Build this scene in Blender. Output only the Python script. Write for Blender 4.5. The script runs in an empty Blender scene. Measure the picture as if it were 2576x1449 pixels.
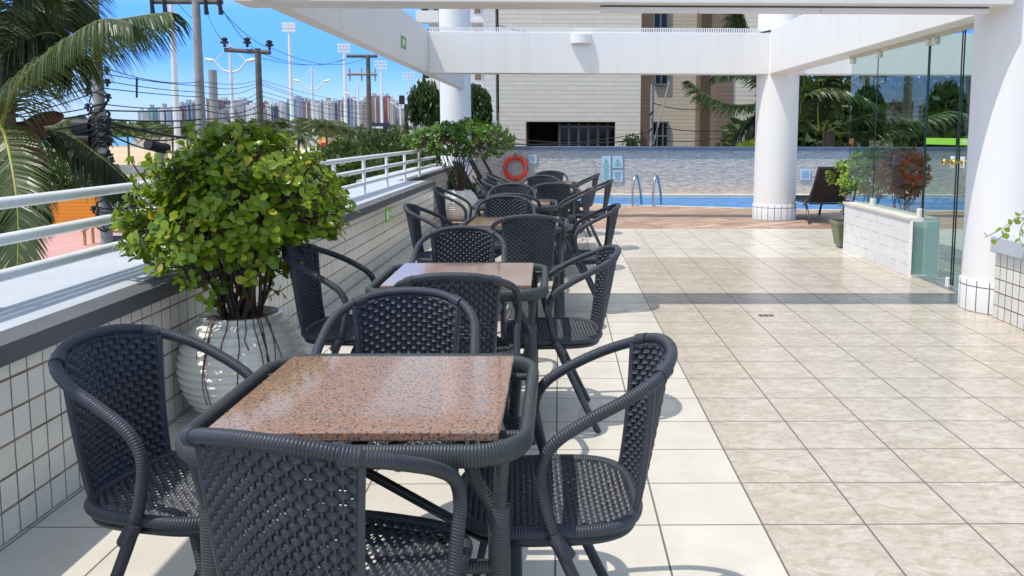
import bpy, math, random
import numpy as np
from mathutils import Vector, Matrix, noise
R = math.radians
sc = bpy.context.scene
COL = sc.collection
random.seed(7)

# ------------------------------------------------------------------ camera
CH = 1.38
YAW, PITCH, ROLL = 0.8, 6.2, 0.15
PPX, PPY, F = 1438.0, 571.0, 2170.0
cd = bpy.data.cameras.new('camera'); cam = bpy.data.objects.new('camera', cd); COL.objects.link(cam)
cam.location = (0, 0, CH)
cam.rotation_mode = 'XYZ'
cam.matrix_world = Matrix.Translation((0, 0, CH)) @ Matrix.Rotation(R(-YAW), 4, 'Z') @ Matrix.Rotation(R(90 - PITCH), 4, 'X') @ Matrix.Rotation(R(ROLL), 4, 'Z')
cd.sensor_width = 36; cd.lens = 36 * F / 2576
cd.shift_x = -(PPX - 1288) / 2576; cd.shift_y = -(724.5 - PPY) / 2576
cd.clip_start = 0.05; cd.clip_end = 9000
sc.camera = cam
MW = cam.matrix_world.to_3x3()
def ray(x, y):
    return MW @ Vector(((x - PPX) / F, -(y - PPY) / F, -1.0))
def at(x, y, Y):          # point seen at photo position (x, y) that stands Y metres down the terrace
    d = ray(x, y); return Vector((0, 0, CH)) + d * (Y / d.y)
def atz(x, y, z):
    d = ray(x, y); return Vector((0, 0, CH)) + d * ((z - CH) / d.z)

# ------------------------------------------------------------------ light
SD = Vector((0.40, 0.23, -1.0)).normalized()
w = bpy.data.worlds.new('World'); sc.world = w; w.use_nodes = True
wn = w.node_tree; wn.nodes.clear()
sky = wn.nodes.new('ShaderNodeTexSky'); sky.sky_type = 'NISHITA'; sky.sun_disc = False
sky.sun_elevation = math.asin(-SD.z); sky.sun_rotation = math.atan2(-SD.x, -SD.y)
sky.altitude = 0; sky.air_density = 1.0; sky.dust_density = 0.3; sky.ozone_density = 2.5
bg = wn.nodes.new('ShaderNodeBackground'); bg.inputs[1].default_value = 0.15
wo = wn.nodes.new('ShaderNodeOutputWorld')
wc_ = wn.nodes.new('ShaderNodeTexCoord'); ws = wn.nodes.new('ShaderNodeSeparateXYZ'); wn.links.new(wc_.outputs['Generated'], ws.inputs[0])
wm = wn.nodes.new('ShaderNodeMapRange'); wm.interpolation_type = 'SMOOTHSTEP'; wn.links.new(ws.outputs[2], wm.inputs[0])
wm.inputs[1].default_value = 0.0; wm.inputs[2].default_value = 0.24
wt = wn.nodes.new('ShaderNodeValToRGB'); wn.links.new(wm.outputs[0], wt.inputs[0])      # the deep tropical blue low over the sea
for i_, (p_, c_) in enumerate(((0.0, (.38, .50, .88, 1)), (.25, (.17, .385, .95, 1)), (.55, (.22, .47, 1.0, 1)), (1.0, (1.44, 1.15, .86, 1)))):
    if i_ > 1: wt.color_ramp.elements.new(p_)
    e_ = wt.color_ramp.elements[i_]; e_.position = p_; e_.color = c_
wx = wn.nodes.new('ShaderNodeMix'); wx.data_type = 'RGBA'; wx.blend_type = 'MULTIPLY'; wx.inputs[0].default_value = 1.0
wn.links.new(sky.outputs[0], wx.inputs[6]); wn.links.new(wt.outputs[0], wx.inputs[7])
wn.links.new(wx.outputs[2], bg.inputs[0]); wn.links.new(bg.outputs[0], wo.inputs[0])
sl = bpy.data.lights.new('sun', 'SUN'); so = bpy.data.objects.new('sun', sl); COL.objects.link(so)
sl.energy = 2.1; sl.angle = R(0.5); sl.color = (1.0, 0.95, 0.87)
so.rotation_euler = SD.to_track_quat('-Z', 'Y').to_euler(); so.location = (-6, -4, 14)
sc.view_settings.view_transform = 'Standard'; sc.view_settings.look = 'None'
sc.view_settings.exposure = 0.85; sc.view_settings.gamma = 1
sc.cycles.max_bounces = 8; sc.cycles.transparent_max_bounces = 16
sc.cycles.use_denoising = True

# ------------------------------------------------------------------ materials
class NT:
    def __init__(s, name):
        s.m = bpy.data.materials.new(name); s.m.use_nodes = True
        s.t = s.m.node_tree; s.t.nodes.clear()
        s.out = s.t.nodes.new('ShaderNodeOutputMaterial')
        s.b = s.t.nodes.new('ShaderNodeBsdfPrincipled'); s.l(s.b.outputs[0], s.out.inputs[0])
    def n(s, k): return s.t.nodes.new('ShaderNode' + k)
    def l(s, a, b): s.t.links.new(a, b)
    def put(s, v, sock):
        if isinstance(v, (int, float)): sock.default_value = v
        elif isinstance(v, (tuple, list)): sock.default_value = tuple(v) + ((1,) if len(v) == 3 and len(sock.default_value) == 4 else ())
        else: s.l(v, sock)
    def math(s, op, a, b=0.0, c=None):
        n = s.n('Math'); n.operation = op; s.put(a, n.inputs[0]); s.put(b, n.inputs[1])
        if c is not None: s.put(c, n.inputs[2])
        return n.outputs[0]
    def mix(s, f, a, b):
        n = s.n('Mix'); n.data_type = 'RGBA'; s.put(f, n.inputs[0]); s.put(a, n.inputs[6]); s.put(b, n.inputs[7]); return n.outputs[2]
    def coord(s, kind='Object'): return s.n('TexCoord').outputs[kind]
    def xyz(s, v):
        n = s.n('SeparateXYZ'); s.l(v, n.inputs[0]); return n.outputs
    def noise(s, scale, detail=3, vec=None, rough=.55, dist=0):
        n = s.n('TexNoise'); n.inputs['Scale'].default_value = scale; n.inputs['Detail'].default_value = detail
        n.inputs['Roughness'].default_value = rough; n.inputs['Distortion'].default_value = dist
        s.l(vec if vec is not None else s.coord(), n.inputs['Vector']); return n.outputs[0]
    def ramp(s, f, stops):
        n = s.n('ValToRGB'); s.l(f, n.inputs[0]); e = n.color_ramp.elements
        while len(e) < len(stops): e.new(.5)
        for i, (p, c) in enumerate(stops): e[i].position = p; e[i].color = tuple(c) + (1,) if len(c) == 3 else c
        return n.outputs[0]
    def mapr(s, f, a, b, c, d):
        n = s.n('MapRange'); s.l(f, n.inputs[0])
        for i, v in enumerate((a, b, c, d)): n.inputs[i + 1].default_value = v
        return n.outputs[0]
    def vscale(s, v, sc_):
        n = s.n('Mapping'); n.inputs['Scale'].default_value = sc_; s.l(v, n.inputs[0]); return n.outputs[0]
    def line(s, c, size, g, off=0.0):     # 1 in the joint, 0 on the tile
        f = s.math('FRACT', s.math('DIVIDE', s.math('SUBTRACT', c, off), size))
        d = s.math('MULTIPLY', s.math('MINIMUM', f, s.math('SUBTRACT', 1.0, f)), size)
        return s.math('LESS_THAN', d, g / 2)
    def cell(s, c, size, off=0.0):
        return s.math('FLOOR', s.math('DIVIDE', s.math('SUBTRACT', c, off), size))
    def comb(s, x, y, z=0.0):
        n = s.n('CombineXYZ'); s.put(x, n.inputs[0]); s.put(y, n.inputs[1]); s.put(z, n.inputs[2]); return n.outputs[0]
    def white(s, v):
        n = s.n('TexWhiteNoise'); s.l(v, n.inputs['Vector']); return n.outputs[0]
    def bump(s, h, st=.3, dist=.01, normal=None):
        n = s.n('Bump'); n.inputs['Strength'].default_value = st; n.inputs['Distance'].default_value = dist
        s.put(h, n.inputs['Height'])
        if normal is not None: s.l(normal, n.inputs['Normal'])
        s.l(n.outputs[0], s.b.inputs['Normal']); return n.outputs[0]
    def set(s, col=None, rough=None, metal=None, spec=None):
        for v, k in ((col, 'Base Color'), (rough, 'Roughness'), (metal, 'Metallic'), (spec, 'Specular IOR Level')):
            if v is not None: s.put(v, s.b.inputs[k])

def dim(c, f): return tuple(max(0, min(1, v * f)) for v in c)
def basic(name, c, rough=.6, metal=0, var=.12, scale=4, bump=0, bscale=60, spec=.5):
    t = NT(name)
    t.set(t.mix(t.mapr(t.noise(scale, 4), .3, .7, 0, 1), dim(c, 1 - var), dim(c, 1 + var)), rough, metal, spec)
    if bump: t.bump(t.noise(bscale, 3), bump, .005)
    return t.m

def painted(name, c, stain=.12, rough=.55):
    t = NT(name); co = t.coord()
    a = t.noise(1.3, 5, co)
    streak = t.noise(1, 4, t.vscale(co, (5, 5, .35)), .6)
    f = t.math('MULTIPLY', t.mapr(streak, .5, .78, 0, 1), t.mapr(a, .35, .7, .2, 1))
    t.set(t.mix(t.math('MULTIPLY', f, stain * 3), c, (c[0] * .72, c[1] * .67, c[2] * .56)), rough)
    t.bump(t.noise(45, 5, co), .12, .006)
    return t.m

TS, TX0, TY0 = 0.3675, 0.722, -0.018
def floor_tile(name, marble):
    t = NT(name); X, Y, Z = t.xyz(t.coord())
    g = t.math('MAXIMUM', t.line(X, TS, .0075, TX0), t.line(Y, TS, .0075, TY0))
    cx, cy = t.cell(X, TS, TX0), t.cell(Y, TS, TY0)
    rnd = t.white(t.comb(cx, cy))
    lx = t.math('FRACT', t.math('DIVIDE', t.math('SUBTRACT', X, TX0), TS)); ly = t.math('FRACT', t.math('DIVIDE', t.math('SUBTRACT', Y, TY0), TS))
    if marble:
        v = t.comb(t.math('ADD', lx, t.math('MULTIPLY', rnd, .15)), ly, t.math('MULTIPLY', t.math('FLOOR', t.math('MULTIPLY', rnd, 3)), 7.3))
        n1 = t.noise(3.2, 6, t.vscale(v, (1, 1.5, 1)), .62, 1.6); n2 = t.noise(9, 5, v, .6, 2.2)
        base = t.mix(t.mapr(n1, .34, .64, 0, 1), (.41, .33, .25), (.60, .54, .455))
        vein = t.mapr(t.math('ABSOLUTE', t.math('SUBTRACT', n2, .5)), 0, .03, .45, 0)
        base = t.mix(vein, base, (.27, .20, .155))
        base = t.mix(t.math('MULTIPLY', rnd, .14), base, (.45, .42, .38))
    else:
        n1 = t.noise(5, 5, t.coord(), .6)
        base = t.mix(t.mapr(n1, .35, .65, 0, 1), (.61, .56, .47), (.68, .635, .555))
        base = t.mix(t.math('MULTIPLY', rnd, .35), base, (.59, .55, .46))
    dirt = t.mapr(t.noise(1.1, 5, t.coord(), .6), .52, .8, 0, .35)
    base = t.mix(dirt, base, t.mix(.5, base, (.42, .36, .27)))
    t.set(t.mix(g, base, (.15, .135, .115)))
    t.put(t.math('ADD', t.math('MULTIPLY', g, .5), t.mapr(t.noise(2.5, 4), .3, .7, .20, .34)), t.b.inputs['Roughness'])
    t.bump(t.math('SUBTRACT', t.math('MULTIPLY', t.noise(.8, 2), .25), g), .25, .004)
    return t.m

def wall_tile(name, ax, sx, sz, grout=.007, col=(.74, .73, .69), gcol=(.16, .12, .09), offs=(0, 0), zg=None, uv=False):
    t = NT(name)
    c = t.xyz(t.coord('UV' if uv else 'Object')); U = c[ax]; V = c[1] if uv else c[2]
    g = t.math('MAXIMUM', t.line(U, sx, grout, offs[0]), t.line(V, sz, zg or grout, offs[1]))
    rnd = t.white(t.comb(t.cell(U, sx, offs[0]), t.cell(V, sz, offs[1]), 3.0))
    base = t.mix(t.math('MULTIPLY', rnd, .6), col, dim(col, .86))
    gc = t.mix(t.mapr(t.noise(7, 4), .4, .65, 0, 1), gcol, dim(gcol, 2.2))
    t.set(t.mix(g, base, gc), t.math('ADD', .22, t.math('MULTIPLY', g, .5)))
    t.bump(t.math('ADD', t.math('SUBTRACT', 0.0, g), t.math('MULTIPLY', t.noise(5, 2), .15)), .5, .004)
    return t.m

def leafmat(name, c1, c2, c3=None, rough=.38, trans=.35, spec=.4):
    t = NT(name)
    a = t.n('Attribute'); a.attribute_name = 'tint'
    stops = [(0, c1), (.6, c2)] + ([(.93, c2), (1.0, c3)] if c3 else [(1.0, c2)])
    c = t.ramp(a.outputs['Fac'], stops)
    t.set(c, rough, 0, spec)
    tr = t.n('BsdfTranslucent'); t.l(t.mix(.5, c, (.35, .5, .05)), tr.inputs[0])
    mx = t.n('MixShader'); mx.inputs[0].default_value = trans
    t.l(t.b.outputs[0], mx.inputs[1]); t.l(tr.outputs[0], mx.inputs[2]); t.l(mx.outputs[0], t.out.inputs[0])
    return t.m

def wicker(name, c, wraps=True, pitch=.0072):
    t = NT(name); u, v, _ = t.xyz(t.coord('UV'))
    rnd = t.noise(9, 3, t.coord(), .5)
    oi = t.n('ObjectInfo').outputs['Random']; dust = t.math('MULTIPLY', t.mapr(t.noise(5, 5, t.coord(), .65), .48, .72, 0, 1), .14)
    bc = t.mix(t.math('MULTIPLY', oi, .5), t.mix(t.mapr(rnd, .3, .7, 0, 1), dim(c, .75), dim(c, 1.3)), dim(c, 1.35))
    t.set(t.mix(dust, bc, (.13, .125, .12)), t.math('ADD', .42, dust), 0, .42)
    if wraps:
        jit = t.math('MULTIPLY', t.noise(40, 1, t.coord()), .004)
        ph = t.math('FRACT', t.math('DIVIDE', t.math('ADD', t.math('ADD', v, jit), t.math('MULTIPLY', u, pitch)), pitch))
        h = t.math('POWER', t.math('SINE', t.math('MULTIPLY', ph, math.pi)), .45)
        t.bump(h, .9, .0022)
    else: t.bump(t.noise(160, 2), .15, .001)
    return t.m

def granite():
    t = NT('polished_pink_granite'); co = t.coord()
    v = t.n('TexVoronoi'); v.inputs['Scale'].default_value = 250; t.l(co, v.inputs['Vector'])
    r = t.xyz(v.outputs['Color'])[0]
    base = t.ramp(r, [(0, (.33, .145, .08)), (.35, (.39, .205, .125)), (.62, (.33, .21, .155)), (.80, (.19, .155, .15))])
    n = t.noise(125, 4, co, .6)
    dark = t.math('MULTIPLY', t.mapr(n, .54, .60, 0, 1), .9)
    t.set(t.mix(dark, base, (.035, .035, .045)), .07, 0, .62)
    return t.m

def deckmat():
    t = NT('wood_look_deck_tile'); co = t.coord()
    m = t.n('Mapping'); m.inputs['Rotation'].default_value = (0, 0, R(-32)); t.l(co, m.inputs[0])
    X, Y, Z = t.xyz(m.outputs[0])
    row = t.cell(Y, .32); off = t.math('MULTIPLY', t.white(t.comb(row, 1.0)), .9)
    X2 = t.math('ADD', X, t.math('MULTIPLY', off, 2.0))
    g = t.math('MAXIMUM', t.line(Y, .32, .02), t.line(X2, 1.6, .02))
    rnd = t.white(t.comb(row, t.cell(X2, 1.6), 2.0))
    gr = t.noise(1, 5, t.vscale(m.outputs[0], (1.5, 9, 1)), .6, .6)
    c = t.mix(t.mapr(gr, .35, .65, 0, 1), (.30, .175, .11), (.66, .49, .37))
    c = t.mix(t.math('MULTIPLY', rnd, .75), c, (.30, .19, .13))
    t.set(t.mix(g, c, (.12, .075, .05)), .5); t.bump(g, -.3, .003)
    return t.m

def stonemat():
    t = NT('rough_split_stone_cladding'); X, Y, Z = t.xyz(t.coord())
    v = t.comb(X, t.math('MULTIPLY', Z, 3.2), 0.0)
    n1 = t.noise(6, 6, v, .62, .6); n2 = t.noise(22, 4, v, .6)
    joint = t.math('MAXIMUM', t.line(Z, .33, .006, .1), t.line(X, .62, .006))
    t.set(t.mix(joint, t.mix(t.mapr(n1, .3, .7, 0, 1), (.52, .44, .37), (.82, .73, .63)), (.45, .38, .32)), .8)
    h = t.math('ADD', n1, t.math('MULTIPLY', n2, .4)); t.bump(h, 1.0, .06)
    return t.m

def brickwall(name, c, sx, sz, g, gc, ax=0):
    t = NT(name); co = t.xyz(t.coord()); U, V = co[ax], co[2]
    m = t.math('MAXIMUM', t.line(V, sz, g), t.math('MULTIPLY', t.line(U, sx, g), .12))
    rnd = t.white(t.comb(t.cell(U, sx), t.cell(V, sz), 1.0))
    base = t.mix(t.math('MULTIPLY', rnd, .5), c, dim(c, .85))
    base = t.mix(t.mapr(t.noise(.25, 4), .45, .75, 0, .4), base, dim(c, .75))
    t.set(t.mix(m, base, gc), .6); t.bump(m, -.4, .02); return t.m

def facade(name, c, wc, fx, fz, wr=.5):
    t = NT(name); co = t.xyz(t.coord()); U = t.math('ADD', co[0], co[1]); V = co[2]
    fu = t.math('FRACT', t.math('DIVIDE', U, fx)); fv = t.math('FRACT', t.math('DIVIDE', V, fz))
    win = t.math('MULTIPLY', t.math('LESS_THAN', t.math('ABSOLUTE', t.math('SUBTRACT', fu, .5)), wr / 2), t.math('LESS_THAN', t.math('ABSOLUTE', t.math('SUBTRACT', fv, .5)), .24))
    rnd = t.white(t.comb(t.cell(U, fx), t.cell(V, fz), 1.0))
    t.set(t.mix(win, c, t.mix(rnd, wc, dim(wc, 2.2))), .6); return t.m

def glassmat(name, tint=(.80, .92, .88), refl=1.0):
    t = NT(name); t.t.nodes.remove(t.b)
    tr = t.n('BsdfTransparent'); t.put(tint, tr.inputs[0])
    gl = t.n('BsdfGlossy'); gl.inputs['Roughness'].default_value = 0.0; gl.inputs[0].default_value = (1, 1, 1, 1)
    fr = t.n('LayerWeight'); fr.inputs[0].default_value = .5
    mx = t.n('MixShader'); t.l(t.math('ADD', .045, t.math('MULTIPLY', t.math('POWER', fr.outputs['Facing'], 4.0), .85 * refl)), mx.inputs[0])
    t.l(tr.outputs[0], mx.inputs[1]); t.l(gl.outputs[0], mx.inputs[2]); t.l(mx.outputs[0], t.out.inputs[0])
    return t.m

def watermat(name, c, s1=5, st=.25, rough=.06, spec=.5):
    t = NT(name); n = t.noise(s1, 4)
    t.set(t.mix(t.mapr(n, .35, .65, 0, 1), dim(c, .8), dim(c, 1.2)), rough, 0, spec)
    t.bump(n, st, .05); return t.m

def potmat():
    t = NT('glazed_off_white_ceramic')
    n = t.noise(3, 5); t.set(t.mix(t.mapr(n, .4, .7, 0, 1), (.86, .83, .76), (.76, .72, .64)), .16, 0, .6); return t.m

M = {}
M['white_paint'] = painted('white_painted_render', (.83, .815, .79), .11)
M['beam_paint'] = painted('weathered_white_beam_paint', (.78, .755, .72), .20)
M['rail_white'] = basic('white_enamelled_steel', (.80, .80, .78), .3, 0, .05, 6, .05, 30)
M['tile_white'] = floor_tile('cream_ceramic_floor_tile', False)
M['tile_beige'] = floor_tile('veined_beige_floor_tile', True)
M['wt_left'] = wall_tile('white_wall_tile_brown_grout', 1, .093, .110, .007, col=(.82, .765, .66), offs=(0, 0), zg=.009)
M['wt_right'] = wall_tile('white_wall_tile_grey_grout', 1, .093, .110, .003, col=(.78, .78, .78), gcol=(.40, .36, .32), zg=.007)
M['wt_skirt'] = wall_tile('white_column_skirt_tile', 0, .105, .20, .009, uv=True, col=(.78, .78, .78), gcol=(.06, .06, .06))
M['wt_planter'] = wall_tile('white_planter_tile_rusty_grout', 1, .093, .100, .009, gcol=(.12, .09, .05))
M['ledge'] = basic('grey_blue_painted_ledge', (.47, .50, .54), .55, 0, .06, 2.5, .1, 60)
M['fascia'] = basic('dark_grey_painted_fascia', (.10, .10, .105), .6, 0, .15, 3, .1, 50)
M['cap_blue'] = basic('slate_blue_wall_coping', (.12, .15, .21), .5, 0, .15, 2)
M['stone'] = stonemat()
M['deck'] = deckmat()
M['coping'] = basic('pale_pool_coping_stone', (.62, .58, .50), .6, 0, .1, 3)
M['pool'] = watermat('blue_pool_water', (.004, .21, .56), 3.0, .5, .22, .2)
M['sea'] = watermat('turquoise_sea_water', (.02, .25, .36), .05, .1, .25)
M['wick'] = wicker('dark_grey_wrapped_wicker', (.036, .040, .052))
M['weave'] = wicker('dark_grey_flat_wicker_strand', (.036, .040, .052), False)
M['wick_t'] = wicker('grey_green_wrapped_wicker', (.038, .045, .048))
M['blacksteel'] = basic('black_powder_coated_steel', (.015, .015, .017), .35, 0, .1)
M['granite'] = granite()
M['steel'] = basic('polished_stainless_steel', (.50, .50, .48), .34, 1, .05)
M['zinc'] = basic('dull_zinc_bracket', (.50, .49, .42), .4, .8, .1)
M['brass'] = basic('polished_brass', (.85, .58, .16), .16, 1, .06)
M['pot'] = potmat()
M['soil'] = basic('dark_potting_soil', (.03, .02, .014), .95, 0, .3, 30, .5, 80)
M['bark'] = basic('brown_woody_stem', (.085, .055, .038), .85, 0, .3, 25, .4, 90)
M['root'] = basic('reddish_aerial_root', (.12, .045, .025), .8, 0, .3, 25)
M['leaf1'] = leafmat('glossy_yellow_green_leaf', (.045, .125, .006), (.21, .30, .010), (.55, .38, .02), .30, .30)
M['leaf2'] = leafmat('mid_green_leaf', (.030, .095, .010), (.09, .21, .018), (.16, .26, .03), .35, .28)
M['leafdark'] = leafmat('dark_green_tree_leaf', (.008, .025, .006), (.028, .065, .012), None, .5, .2)
M['leafhedge'] = leafmat('park_tree_leaf', (.008, .026, .005), (.035, .075, .012), None, .5, .2)
M['leafcroton'] = leafmat('croton_leaf_red_green', (.07, .18, .02), (.55, .10, .02), (.70, .06, .02), .4, .25)
M['leafolive'] = leafmat('olive_shrub_leaf', (.07, .16, .02), (.22, .36, .03), (.50, .45, .03), .4, .3)
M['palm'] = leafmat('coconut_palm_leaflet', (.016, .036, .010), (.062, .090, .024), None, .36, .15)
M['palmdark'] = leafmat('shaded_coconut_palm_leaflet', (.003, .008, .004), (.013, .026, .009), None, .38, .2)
M['palmfar'] = leafmat('distant_palm_leaf', (.012, .026, .006), (.055, .080, .015), None, .5, .2)
M['rachis'] = basic('yellow_green_palm_rib', (.28, .27, .05), .5, 0, .15)
M['trunkpalm'] = basic('grey_brown_palm_trunk', (.12, .085, .055), .9, 0, .3, 14, .6, 30)
M['spathe'] = basic('dry_brown_spathe', (.09, .030, .015), .8, 0, .3, 10)
M['concrete'] = basic('grey_concrete_pole', (.33, .32, .30), .85, 0, .2, 3, .3, 25)
M['concdark'] = basic('dark_weathered_pole', (.13, .12, .10), .9, 0, .3, 4)
M['black'] = basic('black_rubber_cable', (.012, .012, .013), .6, 0, .1)
M['mast'] = basic('white_galvanised_mast', (.72, .73, .74), .45, .1, .06)
M['sand'] = basic('golden_beach_sand', (.60, .44, .27), .95, 0, .08, .05)
M['earth'] = basic('dusty_pale_ground', (.34, .28, .21), .95, 0, .25, .06)
M['asphalt'] = basic('grey_asphalt', (.075, .075, .078), .9, 0, .2, .5)
M['pinkpave'] = basic('pink_block_paving', (.55, .30, .27), .9, 0, .12, .4)
M['palepave'] = basic('pale_concrete_paving', (.50, .47, .42), .9, 0, .12, .4)
M['glass'] = glassmat('green_tinted_toughened_glass', (.52, .68, .64), 1.0)
M['glassedge'] = basic('dark_green_glass_edge', (.012, .035, .030), .2, 0, .1)
M['fitting'] = basic('white_plastic_fitting', (.75, .74, .70), .4, 0, .05)
M['green'] = basic('lime_green_vinyl', (.25, .62, .035), .5, 0, .04)
M['signgreen'] = basic('green_sign_face', (.12, .33, .05), .5, 0, .08)
M['white'] = basic('plain_white', (.80, .80, .80), .5, 0, .03)
M['signpale'] = basic('pale_blue_sign_board', (.56, .66, .67), .5, 0, .04)
M['ink'] = basic('soft_green_lettering', (.22, .46, .30), .6, 0, .05)
M['inkgrey'] = basic('soft_grey_lettering', (.32, .38, .42), .6, 0, .05)
M['orange'] = basic('orange_red_buoy', (.78, .045, .012), .45, 0, .08)
M['buoyband'] = basic('grey_reflective_band', (.16, .14, .14), .5, 0, .1)
M['rope'] = basic('pale_nylon_rope', (.55, .48, .38), .8, 0, .1)
M['sling'] = basic('dark_brown_mesh_sling', (.013, .011, .010), .7, 0, .2, 80, .3, 300)
M['darkalu'] = basic('dark_anthracite_aluminium', (.045, .047, .052), .35, .3, .1)
M['olivepot'] = basic('olive_plastic_planter', (.20, .21, .12), .6, 0, .15)
M['bldg'] = brickwall('cream_strip_tile_cladding', (.78, .71, .58), .30, .15, .022, (.50, .45, .36))
M['bldg_y'] = brickwall('cream_strip_tile_side', (.78, .71, .58), .30, .15, .022, (.36, .33, .27), 1)
M['bldg_brown'] = brickwall('brown_strip_tile_cladding', (.24, .165, .12), .3, .15, .02, (.14, .10, .08))
M['bldg_white'] = brickwall('white_small_tile_cladding', (.68, .69, .70), .20, .20, .02, (.45, .46, .48))
M['opening'] = basic('dark_unlit_interior', (.018, .013, .011), .8, 0, .2)
M['winglass'] = basic('dark_window_glass', (.012, .016, .020), .12, 0, .1, 2, 0, 60, .35)
M['winframe'] = basic('grey_aluminium_frame', (.20, .22, .23), .4, .2, .06)
M['hoard'] = brickwall('orange_slatted_hoarding', (.72, .27, .015), 4, .16, .02, (.45, .15, .01))
M['wood'] = basic('yellow_varnished_wood', (.45, .27, .09), .6, 0, .15)
M['red'] = basic('faded_red_print', (.55, .05, .04), .5, 0, .1)
M['blue'] = basic('faded_blue_print', (.04, .13, .40), .5, 0, .1)
M['canvas'] = basic('white_tent_canvas', (.80, .78, .76), .8, 0, .05)
M['kioskroof'] = basic('orange_tiled_roof', (.60, .22, .05), .8, 0, .15)
M['tvbox'] = basic('dark_navy_board', (.022, .027, .045), .5, 0, .1)

# ------------------------------------------------------------------ mesh building
class MB:
    def __init__(s): s.v = []; s.f = []; s.uv = []; s.tint = []; s.smooth = True
    def face(s, idx, uv=None, tint=0.0):
        s.f.append(idx); s.uv.append(uv or [(0, 0)] * len(idx)); s.tint.append(tint)
    def box(s, x0, x1, y0, y1, z0, z1, mtx=None):
        b = len(s.v); P = [(x, y, z) for z in (z0, z1) for y in (y0, y1) for x in (x0, x1)]
        if mtx is not None: P = [tuple(mtx @ Vector(p)) for p in P]
        s.v += P
        for q in ((0, 2, 3, 1), (4, 5, 7, 6), (0, 1, 5, 4), (2, 6, 7, 3), (0, 4, 6, 2), (1, 3, 7, 5)): s.face([b + i for i in q])
        return s
    def poly(s, pts, z0, z1):           # extruded plan polygon (counter-clockwise)
        b = len(s.v); n = len(pts)
        s.v += [(x, y, z0) for x, y in pts] + [(x, y, z1) for x, y in pts]
        s.face([b + n + i for i in range(n)]); s.face([b + i for i in reversed(range(n))])
        for i in range(n): j = (i + 1) % n; s.face([b + i, b + j, b + n + j, b + n + i])
        return s
    def sheet(s, pts, z):
        b = len(s.v); s.v += [(x, y, z) for x, y in pts]; s.face(list(range(b, b + len(pts)))); return s
    def tube(s, pts, r, seg=8, cyc=False, cap=True, sx=1.0, sy=1.0, up=None, tint=0.0):
        P = [Vector(p) for p in pts]; n = len(P); rs = r if isinstance(r, (list, tuple)) else [r] * n
        T = []
        for i in range(n):
            a = P[(i - 1) % n] if (cyc or i > 0) else P[i]; b = P[(i + 1) % n] if (cyc or i < n - 1) else P[i]
            d = b - a; T.append(d.normalized() if d.length > 1e-9 else Vector((0, 0, 1)))
        if up is None: up = Vector((0, 0, 1)) if abs(T[0].z) < .9 else Vector((1, 0, 0))
        fixed = isinstance(up, tuple); N = Vector(up)
        N = (N - T[0] * N.dot(T[0])).normalized(); b0 = len(s.v); L = 0; Ls = []
        for i in range(n):
            if fixed:
                N = Vector(up) - T[i] * Vector(up).dot(T[i])
                N = N.normalized()
            else: N = (N - T[i] * N.dot(T[i])).normalized()
            B = T[i].cross(N)
            if i: L += (P[i] - P[i - 1]).length
            Ls.append(L)
            for k in range(seg):
                a = 2 * math.pi * k / seg
                s.v.append(tuple(P[i] + (N * math.cos(a) * sy + B * math.sin(a) * sx) * rs[i]))
        Lt = L + (P[0] - P[-1]).length
        for i in range(n if cyc else n - 1):
            j = (i + 1) % n; l0 = Ls[i]; l1 = Ls[i + 1] if i + 1 < n else Lt
            for k in range(seg):
                k2 = (k + 1) % seg
                s.face([b0 + i * seg + k, b0 + i * seg + k2, b0 + j * seg + k2, b0 + j * seg + k],
                       [(k / seg, l0), ((k + 1) / seg, l0), ((k + 1) / seg, l1), (k / seg, l1)], tint)
        if cap and not cyc:
            s.face([b0 + k for k in reversed(range(seg))], None, tint); s.face([b0 + (n - 1) * seg + k for k in range(seg)], None, tint)
        return s
    def lathe(s, prof, seg=32, c=(0, 0, 0), uvc=False):
        b = len(s.v); n = len(prof); L = 0
        for i, (r, z) in enumerate(prof):
            for k in range(seg):
                a = 2 * math.pi * k / seg; s.v.append((c[0] + r * math.cos(a), c[1] + r * math.sin(a), c[2] + z))
        for i in range(n - 1):
            for k in range(seg):
                k2 = (k + 1) % seg; rr = max(prof[i][0], .01) * 2 * math.pi
                s.face([b + i * seg + k, b + i * seg + k2, b + (i + 1) * seg + k2, b + (i + 1) * seg + k],
                       [(k / seg * rr, prof[i][1]), ((k + 1) / seg * rr, prof[i][1]), ((k + 1) / seg * rr, prof[i + 1][1]), (k / seg * rr, prof[i + 1][1])])
        return s
    def mesh(s, name, mat, smooth=None):
        m = bpy.data.meshes.new(name); m.from_pydata(s.v, [], s.f)
        u = m.uv_layers.new(name='UVMap'); u.data.foreach_set('uv', [c for f in s.uv for p in f for c in p])
        a = m.attributes.new('tint', 'FLOAT', 'FACE'); a.data.foreach_set('value', s.tint)
        m.materials.append(M[mat] if isinstance(mat, str) else mat)
        m.update()
        if smooth if smooth is not None else False:
            m.polygons.foreach_set('use_smooth', [True] * len(m.polygons))
            try: m.set_sharp_from_angle(angle=R(40))
            except Exception: pass
        return m

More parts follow.
